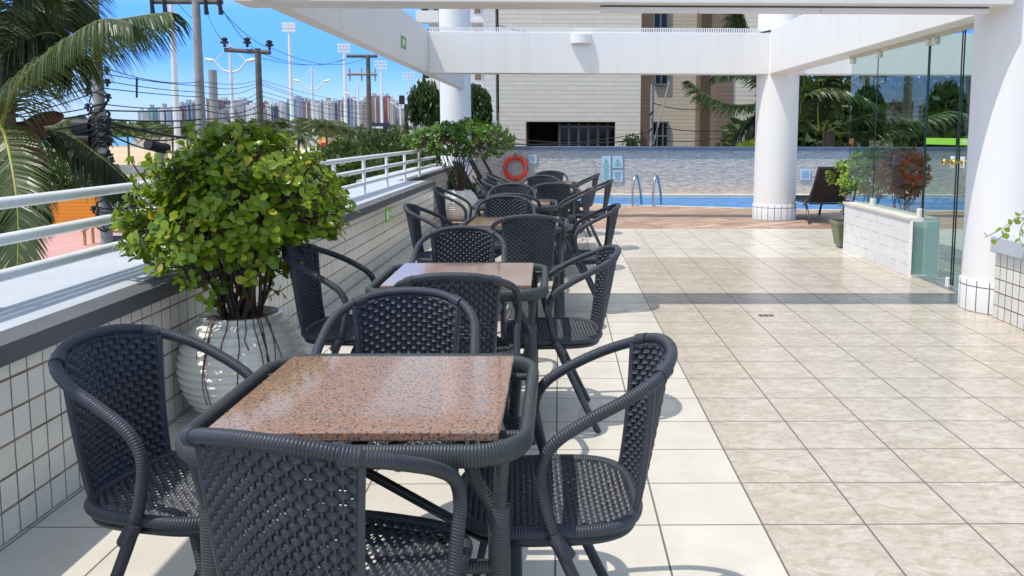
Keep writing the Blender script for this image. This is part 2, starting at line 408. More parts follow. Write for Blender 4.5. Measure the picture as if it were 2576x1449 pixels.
def link(name, data, parent=None, loc=None, rz=0):
    o = bpy.data.objects.new(name, data); COL.objects.link(o)
    if parent: o.parent = parent
    if loc is not None: o.location = loc
    if rz: o.rotation_euler = (0, 0, rz)
    return o
def tag(o, label, cat, group=None):
    o['label'] = label; o['category'] = cat
    if group: o['group'] = group
    return o
def thing(name, label, cat, loc=(0, 0, 0), rz=0, group=None): return tag(link(name, None, None, loc, rz), label, cat, group)
def part(name, mb, mat, parent, smooth=True, label=None, bevel=0):
    o = link(name, mb.mesh(name, mat, smooth), parent)
    if label: o['label'] = label
    if bevel: bev(o, bevel)
    return o
def solo(name, mb, mat, label, cat, group=None, smooth=True, bevel=0):
    o = tag(link(name, mb.mesh(name, mat, smooth)), label, cat, group)
    if bevel: bev(o, bevel)
    return o
def struct(name, mb, mat, smooth=False):
    o = link(name, mb.mesh(name, mat, smooth)); o['kind'] = 'structure'; return o
def bev(o, wd, seg=2):
    b = o.modifiers.new('bevel', 'BEVEL'); b.width = wd; b.segments = seg; b.limit_method = 'ANGLE'; b.angle_limit = R(50)
def dup(o, parent=None, loc=None, rz=None, scale=None, label=None):
    c = o.copy(); COL.objects.link(c)
    if parent: c.parent = parent
    for ch in [x for x in o.children]: dup(ch, c)
    if loc is not None: c.location = loc
    if rz is not None: c.rotation_euler = (0, 0, rz)
    if scale is not None: c.scale = (scale,) * 3
    if label: c['label'] = label
    return c
def spline(pts, k=6, cyc=False):
    P = [Vector(p) for p in pts]; n = len(P); out = []
    for i in range(n if cyc else n - 1):
        g = lambda j: P[j % n] if cyc else P[max(0, min(n - 1, j))]
        p0, p1, p2, p3 = g(i - 1), g(i), g(i + 1), g(i + 2)
        for q in range(k):
            t = q / k; out.append(.5 * ((2 * p1) + (p2 - p0) * t + (2 * p0 - 5 * p1 + 4 * p2 - p3) * t * t + (3 * p1 - p0 - 3 * p2 + p3) * t ** 3))
    if not cyc: out.append(P[-1])
    return out

# ================================================================== THE GROUND, SEA, FLOORS
G0 = -3.0
struct('ground', MB().sheet([(-6000, -3000), (6000, -3000), (6000, 7000), (-6000, 7000)], G0), 'earth')
struct('sea', MB().sheet([(-140, 285), (-330, 680), (-3300, 6800), (-5900, 6800), (-5900, 262), (-200, 262)], G0 + .012), 'sea')
struct('beach_sand', MB().sheet([(-420, 92), (-16, 92), (-30, 255), (-420, 261)], G0 + .008), 'sand')
struct('street_asphalt', MB().sheet([(-9.4, -20), (-4.4, -20), (-6.5, 24), (60, 22.5), (60, 28.5), (-7, 29.5), (-16, 90), (-23, 90), (-16, 28)], G0 + .004), 'asphalt')
struct('pink_pavement', MB().sheet([(-30, 24), (-16.2, 24), (-18, 42), (-34, 42)], G0 + .12), 'pinkpave')
struct('pale_pavement', MB().sheet([(-40, 4), (-10.5, 4), (-15, 23.9), (-40, 23.9)], G0 + .124), 'palepave')

XW = -1.865      # inner face of the parapet
# white cream floor and beige inlay
struct('floor_cream_tiles', MB().poly([(XW, -1.5), (TX0, -1.5), (TX0, TY0 + TS * 26), (9, TY0 + TS * 26), (9, TY0 + TS * 34), (XW, TY0 + TS * 34)], -.2, 0), 'tile_white')
struct('floor_beige_tiles', MB().poly([(TX0, -1.5), (9, -1.5), (9, TY0 + TS * 26), (TX0, TY0 + TS * 26)], -.2, 0), 'tile_beige')
YD = TY0 + TS * 34
edge = [(-.6, 18.9), (-.45, 17.9), (-.1, 17.25), (.4, 16.85), (1.1, 16.58), (1.9, 16.4), (2.7, 16.15), (3.6, 15.85), (4.6, 15.6), (6, 15.45), (9, 15.4)]
struct('deck_floor', MB().poly([(-2.28, YD), (9, YD)] + [(x, y - .07) for x, y in reversed(edge)] + [(-.66, 19.6), (-2.28, 19.6)], -.2, .0), 'deck')
cp = MB()
pts = [(x, y - .07) for x, y in edge]
cp.poly([p for p in pts] + [p for p in reversed([(x, y + .05) for x, y in edge])], -.25, .014)
struct('pool_coping', cp, 'coping')
struct('pool_far_coping', MB().box(-.66, 9, 19.3, 19.6, -.25, .014), 'coping')
struct('pool_water', MB().sheet([(x, y + .05) for x, y in edge] + [(9, 19.3), (-.6, 19.3)], -.06), 'pool')
struct('pool_basin', MB().box(-1, 9.2, 15.2, 19.6, -1.5, -.9), 'coping')
struct('terrace_slab', MB().poly([(-2.6, -1.5), (9.2, -1.5), (9.2, 15.1), (-2.6, 15.1)], G0, -.21), 'white_paint')

# ================================================================== PARAPET + RAILING
def parapet(name, x_in, x_out, y0, y1, label):
    p = thing(name, label, 'parapet wall')
    part('tiled_face', MB().box(x_out + .05, x_in, y0, y1, -.21, .612), 'wt_left', p, False)
    part('coping_edge', MB().box(x_in - .10, x_in + .035, y0, y1, .612, .682), 'fascia', p, False)
    part('ledge_top', MB().box(x_out, x_in - .10, y0, y1, .612, .680), 'ledge', p, False)
    part('outer_face', MB().box(x_out + .0, x_out + .05, y0, y1, G0, .612), 'white_paint', p, False)
    return p
parapet('parapet', XW, -2.75, -1.5, 12.75, 'low white tiled wall with dark grey edged coping beside the dining tables')
parapet('parapet', -2.29, -3.0, 12.754, 19.6, 'set-back stretch of low white wall beyond the far white pot')

rl = thing('railing', 'white three-bar tubular railing on the ledge of the tiled parapet', 'railing')
ry0, ry1, rx = -1.0, 14.75, -2.25
for z in (1.093, .947, .803):
    ps = [(rx, ry0, z), (rx, ry1 - .3, z)] + ([(rx - .02, ry1, z)])
    part('rail', MB().tube(spline(ps, 3), .025, 12), 'rail_white', rl)
for k in range(12):
    y = 3.40 + 1.31 * (k - 3)
    if y < -1 or y > ry1: continue
    part('post', MB().tube([(rx, y, .68), (rx, y, 1.093)], .021, 10), 'rail_white', rl)
# exit sign on parapet face
es = thing('exit_sign', 'small green sign stuck on the tiled face of the parapet', 'sign')
part('sign_face', MB().box(XW + .001, XW + .006, 9.22, 9.52, .42, .57), 'green', es, False)
part('sign_symbol', MB().box(XW + .0065, XW + .008, 9.26, 9.36, .45, .54).box(XW + .0065, XW + .008, 9.39, 9.49, .485, .505), 'white', es, False)

# ================================================================== COLUMNS AND BEAMS
def column(x, y, r, z0, z1, label, skirt=True):
    c = thing('column', label, 'column', (x, y, 0), 0, 'round white columns of the pergola')
    part('shaft', MB().lathe([(r, z0), (r, z1)], 56), 'white_paint', c)
    if skirt:
        part('tiled_skirt', MB().lathe([(r, .0), (r + .016, .0), (r + .016, .245), (r + .012, .25), (r, .252)], 56), 'wt_skirt', c)
    return c
column(3.555, 6.72, .335, 0, 6.5, 'near white column with cracked tiled skirt beside the low planter wall')
column(3.50, 13.98, .335, 0, 6.5, 'middle white column between the pool and the black sun lounger')
column(-2.27, 19.0, .335, G0, 6.5, 'far white column behind the flat-topped shrub')
BZ0, BZ1 = 2.315, 2.985
bg_ = 'white pergola beams'
solo('pergola_beam', MB().box(-2.35, 3.30, 6.36, 6.70, BZ0, BZ1), 'beam_paint', 'near crossbeam of the pergola running along the top of the view', 'beam', bg_, False, .008)
cb = thing('pergola_beam', 'far crossbeam carrying the half-round wall lamp', 'beam', (0, 0, 0), 0, bg_)
part('beam_body', MB().box(-2.055, 3.28, 13.72, 14.04, BZ0, 2.95).box(3.62, 9, 13.72, 14.04, BZ0, 2.95), 'white_paint', cb, False, None, .006)
lv = MB()
lv.box(-2.05, 3.16, 13.74, 13.75, 2.951, 2.953).box(-2.05, 3.16, 13.735, 13.76, 3.012, 3.02)
x = -2.03
while x < 3.15: lv.box(x, x + .020, 13.735, 13.755, 2.953, 3.012); x += .036
part('vent_grille', lv, 'white', cb, False)
solo('pergola_beam', MB().box(-2.20, -2.057, 6.701, 18.7, BZ0, 2.985).box(-2.20, -2.057, -1.5, 6.359, BZ0, 2.985), 'beam_paint', 'long left beam with water stains and a green emergency sign', 'beam', bg_, False, .008)
solo('pergola_beam', MB().box(3.30, 3.62, 7.0, 13.72, BZ0, 3.0), 'white_paint', 'sunlit right beam above the glass enclosure', 'beam', bg_, False, .008)
for (x0, x1) in ((.30, 3.17),):
    aw = thing('awning_cassette', 'slim white rolled blind cassette under the near crossbeam', 'awning')
    xs = [x0, 1.02, 1.92, x1]
    for a, b in zip(xs[:-1], xs[1:]): part('cassette_section', MB().box(a + .001, b - .001, 6.46, 6.53, 2.266, 2.303), 'white', aw, False, None, .004)
    part('gap_shade_strip', MB().box(x0, x1, 6.47, 6.52, 2.303, 2.3145), 'fascia', aw, False)  # dark strip added to draw the shaded gap under the beam
# wall lamp on far crossbeam
lm = MB(); sg = 20; b0 = 0
prof = [(math.cos(math.pi * k / sg), math.sin(math.pi * k / sg)) for k in range(sg + 1)]
for z in (2.775, 2.915):
    for c_, s_ in prof: lm.v.append((.33 + .16 * c_, 13.718 - .135 * s_, z))
n = sg + 1
for k in range(sg): lm.face([k, n + k, n + k + 1, k + 1])
lm.face(list(range(n)))
lm.face([n + k for k in reversed(range(n))])
wl = thing('wall_lamp', 'white half-round lamp fixed to the far crossbeam', 'lamp')
part('lamp_shade', lm, 'white_paint', wl)
part('lamp_back_plate', MB().box(.20, .46, 13.70, 13.719, 2.745, 2.774), 'fitting', wl, False)
sp = MB().tube([(.33, 13.75, 2.92), (.33, 13.76, 3.06)], .004, 5)
es = thing('emergency_sign', 'small green emergency sign on the stained left beam', 'sign')
p1 = at(1020, 118, 11.45); Ya, Yb = 11.35, 11.72
part('sign_frame', MB().box(-2.056, -2.050, Ya - .02, Yb + .02, 2.455, 2.66), 'white', es, False)
part('sign_face', MB().box(-2.0495, -2.047, Ya, Yb, 2.475, 2.64), 'signgreen', es, False)
part('sign_symbol', MB().box(-2.0465, -2.046, Ya + .13, Yb - .13, 2.52, 2.60), 'white', es, False)
# black cable tie round the middle column
solo('cable_band', MB().tube([(3.5 + .342 * math.cos(a * .3), 13.98 + .342 * math.sin(a * .3), 2.99 + .02 * math.sin(a * .9)) for a in range(9, 22)], .014, 6), 'black', 'black cable wrapped round the middle column above the beam', 'cable')

# ================================================================== POOL WALL AND ITS SIGNS
pw = thing('pool_wall', 'rough pale stone wall with slate blue coping behind the pool', 'wall')
part('stone_face', MB().box(-2.27, 12, 19.6, 19.85, G0, 1.02), 'stone', pw, False)
part('coping', MB().box(-2.29, 12.02, 19.55, 19.9, 1.02, 1.085), 'cap_blue', pw, False, None, .006)
def wall_sign(x0, y0, x1, y1, label, rows, head):
    a = at(x0, y1, 19.55); b = at(x1, y0, 19.55)
    s = thing('wall_sign', label, 'sign', (0, 0, 0), 0, 'pale notices on the pool wall')
    part('sign_board', MB().box(a.x, b.x, 19.572, 19.59, a.z, b.z), 'signpale', s, False)
    wd, ht = b.x - a.x, b.z - a.z; mb = MB(); rnd = random.Random(rows)
    z = b.z - .04
    if head:
        cx = (a.x + b.x) / 2; hh = min(.11, ht * .32)
        mb.v += [(cx - hh * .45, 19.57, z - hh), (cx + hh * .45, 19.57, z - hh), (cx, 19.57, z)]
        k = len(mb.v); mb.face([k - 3, k - 2, k - 1]); z -= hh + .02
    step = (z - a.z - .02) / rows
    for i in range(rows):
        l = wd * rnd.uniform(.45, .75)
        mb.box((a.x + b.x) / 2 - l / 2, (a.x + b.x) / 2 + l / 2, 19.568, 19.571, z - step * .42, z)
        z -= step
    part('lettering', mb, 'ink' if head else 'inkgrey', s, False)
wall_sign(1330, 389, 1350, 411, 'small pale notice to the right of the lifebuoy', 4, False)
wall_sign(1513, 393, 1537, 457, 'tall narrow pale green notice, leftmost of the group of three', 8, True)
wall_sign(1541, 393, 1567, 423, 'upper right notice with green triangle beside the tall notice', 3, True)
wall_sign(1541, 428, 1567, 457, 'lower right notice beside the tall notice, above the pool ladder', 6, False)
wall_sign(2013, 426, 2040, 453, 'pale notice just left of the black sun lounger backrest', 5, False)

# lifebuoy
c = at(1297, 423, 19.45); Rb = 31 * 19.5 / F * .84
lb = thing('lifebuoy', 'orange lifebuoy with grey bands hanging on the pool wall', 'lifebuoy', (c.x, 19.50, c.z))
part('ring', MB().tube([(Rb * math.cos(a / 40 * 2 * math.pi), 0, Rb * math.sin(a / 40 * 2 * math.pi) * 1.04) for a in range(40)], .052, 14, True), 'orange', lb)
for q in (0, 90, 180, 270):
    part('band', MB().tube([(Rb * math.cos(R(q + d)), 0, Rb * math.sin(R(q + d)) * 1.04) for d in (-6, -2, 2, 6)], .056, 14, False, False), 'buoyband', lb)
part('rope', MB().tube(spline([(-.10, -.03, Rb - .03), (-.06, -.04, Rb + .08), (0, -.02, Rb + .13), (.06, -.04, Rb + .08), (.10, -.03, Rb - .03)], 5), .010, 6), 'rope', lb)
part('hook', MB().tube(spline([(0, .08, Rb + .10), (0, 0, Rb + .09), (0, -.05, Rb + .13)], 4), .012, 6), 'steel', lb)
# pool ladder
ld = thing('pool_ladder', 'stainless steel pool ladder with two looped handrails', 'pool ladder')
for xx in (1583, 1632):
    b = atz(xx, 510, 0)
    p = [(b.x, 16.35, 0.0), (b.x, 16.38, .33), (b.x + .03, 16.43, .52), (b.x + .07, 16.55, .585), (b.x + .12, 16.68, .50), (b.x + .20, 16.86, .15), (b.x + .23, 16.95, -.5)]
    part('handrail', MB().tube(spline(p, 6), .022, 10), 'steel', ld)

# ================================================================== GLASS ENCLOSURE ON THE RIGHT
LX = 3.40
lw = thing('low_wall', 'low white tiled wall with stone cap below the glass panes', 'wall')
part('tiled_face', MB().box(LX, LX + .26, 8.28, 10.22, 0, .545), 'wt_right', lw, False)
part('wall_cap', MB().box(LX - .015, LX + .28, 8.26, 10.24, .545, .575), 'coping', lw, False, None, .004)
part('end_jamb', MB().box(LX - .004, LX + .262, 8.205, 8.276, 0, .544), 'white_paint', lw, False)
GX = 3.52
def pane(y0, y1, z0, z1, label, x=GX, edge=True, grp='glass panes of the enclosure'):
    g = thing('glass_screen', label, 'glass screen', (0, 0, 0), 0, grp)
    b = MB(); k = 0
    b.v += [(x, y0, z0), (x, y1, z0), (x, y1, z1), (x, y0, z1)]; b.face([0, 1, 2, 3])
    part('pane', b, 'glass', g, False)
    if edge:
        part('glass_edge', MB().box(x - .005, x + .005, y0 - .003, y0 + .003, z0, z1), 'glassedge', g, False)
    return g
yP = [10.5, 9.62, 8.30]
pane(yP[1] + .01, yP[0], .60, BZ0 - .02, 'farthest glass pane above the low tiled wall')
pane(yP[2] + .01, yP[1] - .01, .60, BZ0 - .02, 'middle glass pane above the low tiled wall')
gd = []
for (a, b_, lab) in ((7.62, 8.28, 'clear glass door leaf with full green band nearest the low wall'), (7.0, 7.58, 'clear glass door leaf half hidden by the near column')):
    g = thing('glass_door', lab, 'glass door', (0, 0, 0), 0, 'pair of glass doors')
    b = MB(); b.v += [(GX, a, .03), (GX, b_, .03), (GX, b_, BZ0 - .02), (GX, a, BZ0 - .02)]; b.face([0, 1, 2, 3])
    part('pane', b, 'glass', g, False)
    part('glass_edge', MB().box(GX - .006, GX + .006, a - .003, a + .004, .03, BZ0 - .02).box(GX - .006, GX + .006, b_ - .004, b_ + .003, .03, BZ0 - .02), 'glassedge', g, False)
    part('green_band', MB().box(GX - .009, GX - .007, a + .02, b_ - .02, 1.285, 1.345), 'green', g, False)
    yk = (a + .07) if a > 7.3 else (b_ - .08)
    kn = MB().lathe([(0, -.10), (.022, -.098), (.030, -.085), (.026, -.065), (.012, -.055), (.010, -.03), (.024, -.02), (.024, -.008)], 20)
    kn.v = [(GX + z, yk + x_, 1.135 + y_) for x_, y_, z in kn.v]
    ko = part('door_knob', kn, 'brass', g)
    kn2 = MB().lathe([(0, .10), (.022, .098), (.030, .085), (.026, .065), (.012, .055), (.010, .03), (.024, .02), (.024, .008)], 20)
    kn2.v = [(GX + z, yk + x_, 1.135 + y_) for x_, y_, z in kn2.v]
    part('door_knob', kn2, 'brass', g)
    part('lock_plate', MB().box(GX - .008, GX + .008, yk - .03, yk + .04, 1.085, 1.185), 'white', g, False, None, .003)
    part('bottom_pivot', MB().box(GX - .02, GX + .02, a + .01, a + .07, .0, .09), 'fitting', g, False, None, .003)
    if a < 7.3:
        tx = bpy.data.curves.new('band_text', 'FONT'); tx.body = 'PUXE'; tx.size = .045; tx.extrude = .0005
        to = link('band_text', tx, g); to.matrix_local = Matrix.Translation((GX - .0105, b_ - .06, 1.297)) @ Matrix.Rotation(R(-90), 4, 'Z') @ Matrix.Rotation(R(90), 4, 'X')
        tx.materials.append(M['white'])
gr = thing('glass_rail', 'bronze head rail and white clamps holding the glass panes', 'rail')
part('head_rail', MB().box(GX - .02, GX + .02, 7.05, 10.55, BZ0 - .035, BZ0 - .002), 'coping', gr, False)
for y in (10.45, 9.62, 8.33): part('clamp', MB().box(GX - .03, GX + .03, y - .03, y + .03, .575, .66), 'fitting', gr, False, None, .008)
for y in (10.45, 9.60, 8.30, 8.16): part('clamp', MB().box(GX - .035, GX + .025, y - .035, y + .035, BZ0 - .10, BZ0 - .036), 'fitting', gr, False, None, .008)
part('threshold', MB().box(GX - .06, GX + .06, 7.0, 8.20, 0, .014), 'steel', gr, False)
g = thing('glass_screen', 'short glass side pane standing at the end of the low wall', 'glass screen')
b = MB(); b.v += [(LX + .0, 8.19, .03), (GX - .01, 8.19, .03), (GX - .01, 8.19, .55), (LX, 8.19, .55)]; b.face([0, 1, 2, 3])
part('pane', b, 'glass', g, False); part('glass_edge', MB().box(LX - .003, LX + .003, 8.186, 8.194, .03, .55), 'glassedge', g, False)
# planter at the right edge
pl = thing('planter_wall', 'white tiled planter with grey blue cap at the right edge', 'planter')
part('tiled_face', MB().box(3.29, 4.6, 4.2, 6.40, 0, .50), 'wt_planter', pl, False)
part('planter_cap', MB().box(3.25, 3.47, 4.2, 6.42, .50, .625), 'ledge', pl, False, None, .01)
part('soil', MB().box(3.47, 4.6, 4.2, 6.38, .50, .56), 'soil', pl, False)
# floor drain
dr = MB(); c = atz(1927, 794, 0)
for i in range(3): dr.box(c.x - .055 + i * .04, c.x - .055 + i * .04 + .03, c.y - .03, c.y + .03, .001, .004)
solo('floor_drain', dr, 'fascia', 'small dark slotted drain in the beige floor', 'drain', None, False)

# ================================================================== WICKER CHAIRS
def loop_path():
    h = [(.238, -.20, 0.0), (.240, -.10, .21), (.245, -.005, .42), (.248, .026, .53), (.252, .032, .60), (.253, .000, .660),
         (.248, -.080, .712), (.236, -.172, .756), (.190, -.255, .793), (.105, -.300, .820)]
    return h + [(0, -.314, .828)] + [(-x, y, z) for x, y, z in reversed(h)]
def sgn_pow(c, p): return math.copysign(abs(c) ** p, c)
def seat_outline(k, sx=.232, sy=.228, cy=.005):
    a = 2 * math.pi * k; return (sx * sgn_pow(math.cos(a), .62), cy + sy * sgn_pow(math.sin(a), .62))
def strand(mb, pts, nrm, hw, wdir):      # bulging flat strand along pts
    b = len(mb.v); n = len(pts)
    for p, q, wd in zip(pts, nrm, wdir):
        mb.v += [tuple(p - wd * hw - q * .0022), tuple(p - wd * hw * .5 + q * .0012), tuple(p + wd * hw * .5 + q * .0012), tuple(p + wd * hw - q * .0022)]
    for i in range(n - 1):
        for j in range(3): k = b + i * 4 + j; mb.face([k, k + 1, k + 5, k + 4])
def back_surf(u, v):     # u -1..1 across, v 0..1 up
    hw = .150 + .028 * v
    x = u * hw
    y = -.226 - .086 * v ** .85 + (x * x) * (1.0 + 1.2 * v)
    z = .425 + .395 * v - (x * x) * 1.0 * v
    return Vector((x, y, z))
def weave_back():
    mb = MB(); rows = 25; ribs = 19
    for r in range(rows):
        v = (r + .6) / rows; pts = []; nr = []; wd = []
        for i in range(ribs * 4 + 1):
            u = -1 + 2 * i / (ribs * 4)
            p = back_surf(u, v); du = (back_surf(u + .02, v) - back_surf(u - .02, v)).normalized(); dv = (back_surf(u, min(1, v + .02)) - back_surf(u, v - .02)).normalized()
            nn = dv.cross(du).normalized()
            if nn.y > 0: nn = -nn
            a = .0055 * math.sin(math.pi * (i / 4) + math.pi * (r % 2))
            pts.append(p + nn * a); nr.append(nn); wd.append(dv)
        strand(mb, pts, nr, .0086, wd)
    for i in range(ribs):
        u = -1 + 2 * (i + .5) / ribs
        mb.tube([back_surf(u, v / 8) for v in range(9)], .0032, 4, cap=False)
    for u in (-1, 1):
        mb.tube([back_surf(u, v / 8) for v in range(9)], .0095, 8)
    mb.tube([back_surf(-1 + i / 8, 1) + Vector((0, 0, -.008)) for i in range(17)], .006, 6)
    return mb
def seat_z(x, y): return .436 - .014 * (1 - min(1, (x / .23) ** 2)) * (1 - min(1, (y / .23) ** 2))
def weave_seat():
    mb = MB(); rows = 30; s = .0135
    for r in range(rows):
        y = -.223 + .456 * (r + .5) / rows
        t = min(1, abs((y - .005) / .228)); hw = .232 * (1 - t ** (2 / .62)) ** (.62 / 2) - .004
        n = max(4, int(2 * hw / s * 4)); pts = []; nr = []; wd = []
        for i in range(n + 1):
            x = -hw + 2 * hw * i / n
            pts.append(Vector((x, y, seat_z(x, y) + .0042 * math.sin(math.pi * x / s + math.pi * (r % 2))))); nr.append(Vector((0, 0, 1))); wd.append(Vector((0, 1, 0)))
        strand(mb, pts, nr, .0074, wd)
    for i in range(26):
        x = -.215 + .43 * i / 25; t = min(1, abs(x / .232)); hy = .228 * (1 - t ** (2 / .62)) ** (.62 / 2) - .004
        mb.tube([(x, .005 - hy + 2 * hy * k / 6, seat_z(x, 0) - .001) for k in range(7)], .0028, 4, cap=False)
    return mb
LOOP = MB().tube(spline(loop_path(), 5), .0152, 12).mesh('arm_loop', 'wick', True)
TIES = []
for s_ in (-1, 1):
    TIES.append(MB().tube([(s_ * .150, -.280, .806), (s_ * .183, -.257, .795)], .0200, 12).mesh('wicker_binding', 'wick', True))
    TIES.append(MB().tube([(s_ * .247, .004, .435), (s_ * .243, -.035, .375)], .0200, 12).mesh('wicker_binding', 'wick', True))
BACK = weave_back().mesh('backrest', 'weave', True)
SEAT = weave_seat().mesh('seat', 'weave', True)
RIM = MB().tube([(*seat_outline(k / 64)  , .432) for k in range(64)], .0155, 12, True).mesh('seat_rim', 'wick', True)
APRON = MB().tube([(*seat_outline(k / 64, .222, .218), .405) for k in range(64)], .012, 8, True).mesh('seat_frame', 'blacksteel', True)
FL = [MB().tube(spline([(s * .20, .12, .425), (s * .216, .17, .25), (s * .232, .225, 0)], 4), .012, 10).mesh('front_leg', 'wick', True) for s in (-1, 1)]
def make_chair():
    t = thing('wicker_chair', '', 'chair', group='dark wicker armchairs around the tables')
    for nm, me in (('arm_loop', LOOP), ('backrest', BACK), ('seat', SEAT), ('seat_rim', RIM), ('seat_frame', APRON), ('leg', FL[0]), ('leg', FL[1])) + tuple(('wicker_binding', q) for q in TIES): link(nm, me, t)
    return t
chair0 = make_chair()
used = []
def chair(x, y, deg, label):
    if used: o = dup(chair0)
    else: o = chair0; used.append(1)
    o.location = (x, y, 0); o.rotation_euler = (0, 0, R(deg)); o['label'] = label
    return o
D_ = {'n': 0, 'f': 180, 'l': -90, 'r': 90}     # n: back to the camera, f: facing it, l: on the wall side, r: on the open side
chair(-.462, 1.815, -17, 'nearest chair with its woven back to the camera at the first table')
chair(-.98, 2.27, -103, 'chair between the wall and the nearest granite table')
chair(-.025, 2.20, 93, 'chair on the open floor side of the nearest granite table')
chair(-.525, 2.68, 180, 'chair facing the camera behind the nearest granite table')
chair(-.43, 3.63, 2, 'chair with its back to the camera in front of the second table')
chair(-1.00, 4.17, -90 - 3, 'wall side chair of the second table, right of the near potted shrub')
chair(-.035, 4.10, 90 + 4, 'open floor side chair of the second table')
chair(-.56, 4.72, 180, 'chair facing the camera behind the second table')
chair(-.225, 6.06, 4, 'chair with its back to the camera in front of the third table')
chair(-.87, 6.62, -90, 'wall side chair of the third table')
chair(.145, 6.66, 90, 'open floor side chair of the third table')
chair(-.465, 7.22, 180, 'chair facing the camera behind the third table')
chair(-.43, 8.12, -3, 'chair with its back to the camera in front of the fourth table')
chair(-.96, 8.75, -90, 'wall side chair of the fourth table, right of the far white pot')
chair(.02, 8.66, 90, 'open floor side chair of the fourth table')
chair(-.51, 9.08, 180, 'chair facing the camera behind the fourth table')
chair(-.08, 9.82, 3, 'chair with its back to the camera in front of the fifth table')
chair(-.61, 10.3, -90, 'wall side chair of the fifth table')
chair(.31, 10.2, 90, 'open floor side chair of the fifth table')
chair(-.23, 10.90, 180, 'chair facing the camera behind the fifth table')
chair(-.71, 12.05, -90, 'wall side chair of the farthest table, below the lifebuoy')
chair(.22, 11.75, 90, 'open floor side chair of the farthest table, before the pool')
chair(-.135, 12.28, 180, 'farthest chair facing the camera, closest to the pool')

# ================================================================== TABLES
def rrect(w, r, n=8, z=0.0):
    out = []
    for q, (cx, cy) in enumerate(((w - r, w - r), (-w + r, w - r), (-w + r, -w + r), (w - r, -w + r))):
        for k in range(n + 1): a = R(90 * q + 90 * k / n); out.append((cx + r * math.cos(a), cy + r * math.sin(a), z))
        nx = ((w - r, w - r), (-w + r, w - r), (-w + r, -w + r), (w - r, -w + r))[(q + 1) % 4]
        p = out[-1]; a = R(90 * (q + 1)); e = (nx[0] + r * math.cos(a), nx[1] + r * math.sin(a), z)
        for k in range(1, 8): out.append((p[0] + (e[0] - p[0]) * k / 8, p[1] + (e[1] - p[1]) * k / 8, z))
    return out
TRIM = MB().tube(rrect(.386, .125, z=.688), .0215, 14, True, sx=.80, sy=1.25, up=(0, 0, 1)).mesh('table_rim', 'wick_t', True)
def slab():
    m = MB().box(-.328, .328, -.328, .328, .700, .722); return m
SLAB = slab().mesh('granite_top', 'granite', False)
UND = MB().box(-.33, .33, -.02, .02, .668, .694).box(-.02, .02, -.33, .33, .66, .667).box(-.315, -.285, -.32, .32, .668, .699).box(.285, .315, -.32, .32, .668, .699).mesh('under_frame', 'blacksteel', False)
bk = []
for sx in (-1, 1):
    for sy in (-1, 1):
        bk.append(MB().tube([(sx * .30, sy * .24, .684), (sx * .372, sy * .24, .684)], .011, 10).mesh('rim_bracket', 'wick_t', True))
        bk.append(MB().tube([(sx * .24, sy * .30, .684), (sx * .24, sy * .372, .684)], .011, 10).mesh('rim_bracket', 'wick_t', True))
def leg_mesh(sx, sy):
    m = MB(); x, y = sx * .325, sy * .30
    m.tube(spline([(x, y, .0), (x, y, .25), (x, y, .515), (x * 1.0, y, .535)], 4), [.0255] * 12 + [.018], 14)
    m.tube(spline([(x - sx * .006, y, .50), (x - sx * .02, y, .545), (x - sx * .052, y, .60), (x - sx * .075, y, .675)], 5), .0165, 12)
    m.tube(spline([(x, y - sy * .004, .50), (x + sx * .004, y + sy * .02, .58), (x + sx * .012, y + sy * .045, .672)], 5), .0165, 12)
    m.tube([(x - sx * .10, y, .395), (x, y, .395)], .0165, 12)
    return m.mesh('leg', 'wick_t', True)
LEGS = [leg_mesh(sx, sy) for sx in (-1, 1) for sy in (-1, 1)]
FEET = MB()
BARS = [MB().tube([(-.225, s * .10, .395 if s > 0 else .66), (.225, s * .10, .66 if s > 0 else .395)], .0125, 10).mesh('folding_bar', 'blacksteel', True) for s in (-1, 1)]
HB = MB().tube([(-.225, -.30, .395), (-.225, .30, .395)], .013, 10).tube([(.225, -.30, .395), (.225, .30, .395)], .013, 10).mesh('cross_rail', 'blacksteel', True)
CLIP = MB().box(-.022, .022, -.022, .022, .60, .625).box(-.014, .014, -.024, .024, .565, .60).mesh('hinge_clip', 'zinc', False)
def make_table():
    t = thing('granite_table', '', 'table', group='square granite topped wicker tables')
    link('table_rim', TRIM, t); s = link('granite_top', SLAB, t); bev(s, .004, 3); link('under_frame', UND, t); [link('rim_bracket', q, t) for q in bk]
    for m in LEGS: link('leg', m, t)
    for m in BARS: link('folding_bar', m, t)
    link('cross_rail', HB, t)
    for xx, yy in ((-.02, -.24), (.10, .1)):
        c = link('hinge_clip', CLIP, t); c.location = (xx, yy, 0); bev(c, .005)
    return t
table0 = make_table(); tn = []
for x, y, dg, lab in ((-.462, 2.18, 0, 'nearest square granite table in the foreground'), (-.455, 4.03, .8, 'second table from the front, right of the near potted shrub'),
                      (-.335, 6.50, -1, 'third table from the front'), (-.42, 8.35, 0, 'fourth table from the front'),
                      (-.15, 10.32, 1, 'fifth table from the front'), (-.16, 11.68, 0, 'farthest table, nearest to the pool')):
    o = table0 if not tn else dup(table0); tn.append(1)
    o.location = (x, y, 0); o.rotation_euler = (0, 0, R(dg)); o['label'] = lab

